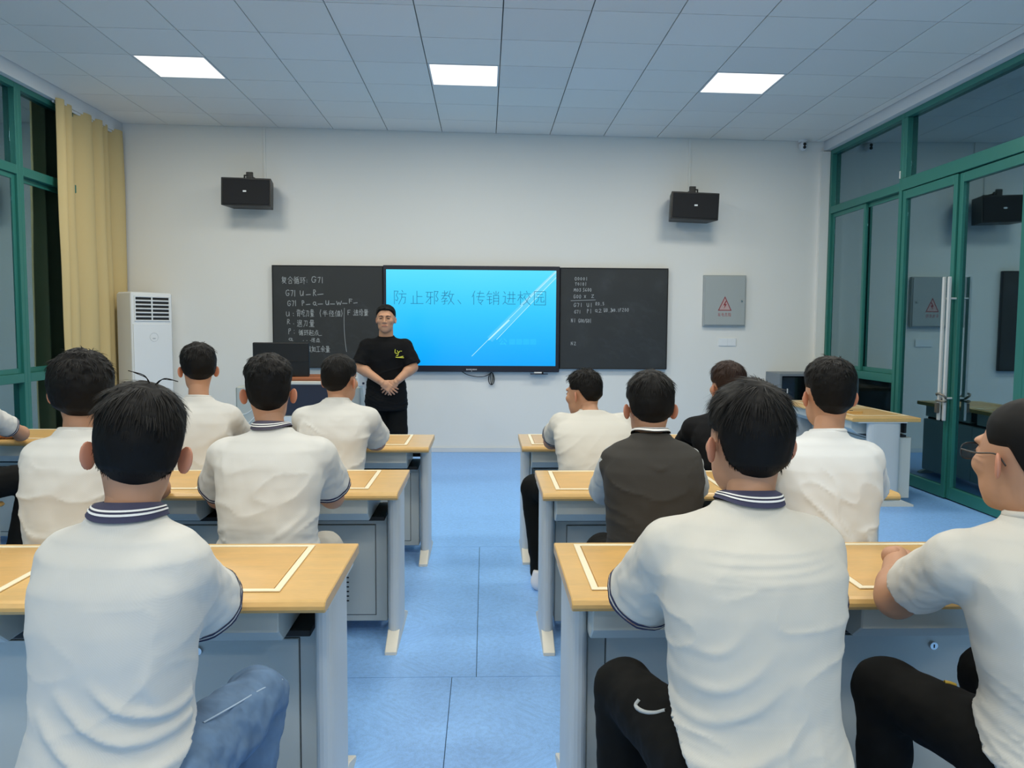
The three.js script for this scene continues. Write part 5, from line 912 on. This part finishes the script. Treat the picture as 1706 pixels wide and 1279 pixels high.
seated({
  label: 'student in white T-shirt looking right, in front of the standing man', who: 'the student before the standing man', far: 1, seed: 27, stoolDz: -0.06, pel: [-0.785, 0.55, -4.08], neck: [-0.775, 1.055, -4.2], head: [-0.762, 1.145, -4.25], yaw: -0.35, sw: 0.165, bow: 0.07, tw: 0.98,
  el: [-0.975, 0.79, -4.4], er: [-0.585, 0.80, -4.38], wr: [-0.70, W0, -4.66], wl: [-0.87, W0, -4.64], shirt: tee({ hem: [0.54, 0, 0.4, -0.1], slen: 0.76, sr: 0.08, folds: { waist: 0.007, soft: 0.006, tilt: 0.6, ridges: [[-0.1, 0.75, 0.0, 0.5, 0.1, 0.3, 0.007, 0.014], [-0.08, 0.55, 0.02, 0.3, 0.12, 0.15, 0.007, 0.014]] } }), trousers: blk, hair: { top: 0.022, side: 0.012, back: 0.012, amp: 0.005, len: 0.03, nape: -0.05 },
});
seated({
  label: 'student in white T-shirt slouching and turned left beside the aisle', who: 'the slouching student', far: 1, seed: 30, stoolDz: -0.06, pel: [0.575, 0.55, -4.1], neck: [0.58, 0.99, -4.3], head: [0.548, 1.065, -4.42], yaw: 0.75, pitch: -0.1, sw: 0.168, sdrop: 0.06, bow: 0.1, tw: 1.1,
  el: [0.375, 0.79, -4.5], er: [0.80, 0.78, -4.5], wl: [0.46, W0, -4.68], wr: [0.70, W0, -4.68], kl: [0.275, 0.545, -4.40], al: [0.31, 0.085, -4.36],
  shirt: tee({ mat: MAT.shirtCream, hem: [0.53, 0, 0.4, -0.1], slen: 0.66, sr: 0.07, cuffs: true, loose: 0.02, folds: { waist: 0.008, soft: 0.004, tilt: -0.6 } }), trousers: blk, hair: { top: 0.022, side: 0.008, back: 0.01, amp: 0.006, freq: 40, len: 0.03, lift: 0.5, messy: 1.2, nape: -0.045 },
});
seated({
  label: 'student in black T-shirt with brownish hair before the warning cabinet', who: 'the student in black', far: 1, seed: 33, stoolDz: -0.06, pel: [1.285, 0.55, -4.1], neck: [1.285, 1.0, -4.25], head: [1.312, 1.115, -4.3], yaw: 0.2, sw: 0.165, bow: 0.07,
  el: [1.13, 0.77, -4.47], er: [1.5, 0.77, -4.45], shirt: { mat: MAT.shirtBlack, hem: [0.53, 0, 0.4, -0.1], slen: 0.85 }, trousers: blk, hair: { mat: MAT.hairBrown, top: 0.026, side: 0.014, back: 0.014, amp: 0.006, len: 0.035, lift: 0.3, messy: 0.8 },
});
seated({
  label: 'student at the left frame edge, elbow on desk, black striped trousers', who: 'the student at the left frame edge', far: 1, seed: 36, pel: [-2.86, 0.55, -4.42], neck: [-2.91, 1.05, -4.52], head: [-2.92, 1.17, -4.57], sw: 0.15,
  el: [-3.12, 0.80, -4.74], er: [-2.735, 0.79, -4.80], wr: [-2.87, W0, -5.02], wl: [-3.0, W0, -5.02], kr: [-2.58, 0.56, -4.66], ar: [-2.62, 0.085, -4.5], shirt: polo({ hem: [0.56, 0, 0.4, -0.1], slen: 0.66, sr: 0.062 }), trousers: { ...blk, r0: 0.095, r1: 0.078, r2: 0.07, rings: [[1, 0, 0.86, 0.012], [1, 0, 0.95, 0.012], [1, 1, 0.12, 0.012]] },
});
// the standing man
person({
  label: 'man in black T-shirt and shorts standing with clasped hands', face: 1, standing: true, bare: true, seed: 40, pel: [-0.908, 0.80, -7.42], neck: [-0.909, 1.35, -7.42], head: [-0.906, 1.495, -7.39], yaw: 0.0, sw: 0.172, sdrop: 0.085, bow: 0.0, tw: 0.98, td: 1.0, girth: 1.15, headW: 1.1, flatEars: true, neckW: 1.3,
  er: [-1.145, 1.06, -7.37], el: [-0.66, 1.06, -7.37], wr: [-0.915, 0.925, -7.21], wl: [-0.80, 0.93, -7.22], hdr: [0.8, -0.6, 0.15], hdl: [-0.75, -0.66, 0.1], hur: [0.1, 0.1, 1], hul: [-0.1, 0.1, 1],
  kl: [-0.81, 0.46, -7.40], kr: [-1.0, 0.46, -7.40], al: [-0.80, 0.09, -7.43], ar: [-1.01, 0.09, -7.43], footYaw: [0.1, -0.1], shoeMat: MAT.shoeDark,
  shirt: { mat: MAT.shirtBlack, hem: [0.665, 0, 0, 0], slen: 0.9, sr: 0.082, sr0: 0.07, loose: 0.016, flare: 0.0, neckR: 0.066, rise: 0.006, folds: { waist: 0.004, soft: 0.004 } }, trousers: { mat: MAT.trouserBlack, cut: 0.06, r0: 0.1, r1: 0.094, wr: 0.6 },
  hair: { top: 0.016, side: 0.004, back: 0.008, amp: 0.003, freq: 40, len: 0.018, nape: -0.055, front: 0.074, sideY: 0.022, fade: 0.018 },
  extra: (g, hm, L, { onTo, shirtF }) => {
    const m = std(0xd2d24a, 0.7), pc = (pts, r) => tube(pts.map(([x, y]) => onTo(shirtF, L([x, y, -7.26])).add(V(0, 0, 0.003))), r, 12, 5), gs = [];
    const x0 = -0.80, y0 = 1.205; for (const s of [[[0, 0.03], [0.002, -0.01], [0.02, -0.012]], [[0.02, 0.015], [0.03, -0.005], [0.045, 0.012]], [[0.03, -0.005], [0.02, -0.03], [0.01, -0.026]], [[0.05, 0.005], [0.06, 0.012]], [[0.0, -0.045], [0.03, -0.043], [0.062, -0.045]], [[0.012, -0.055], [0.062, -0.058]]]) gs.push(pc(s.map(([a, b]) => [x0 + a, y0 + b]), 0.0038));
    mesh('chest_print', mergeGeometries(gs), m, g);
  },
});
renderer.render(scene, camera);
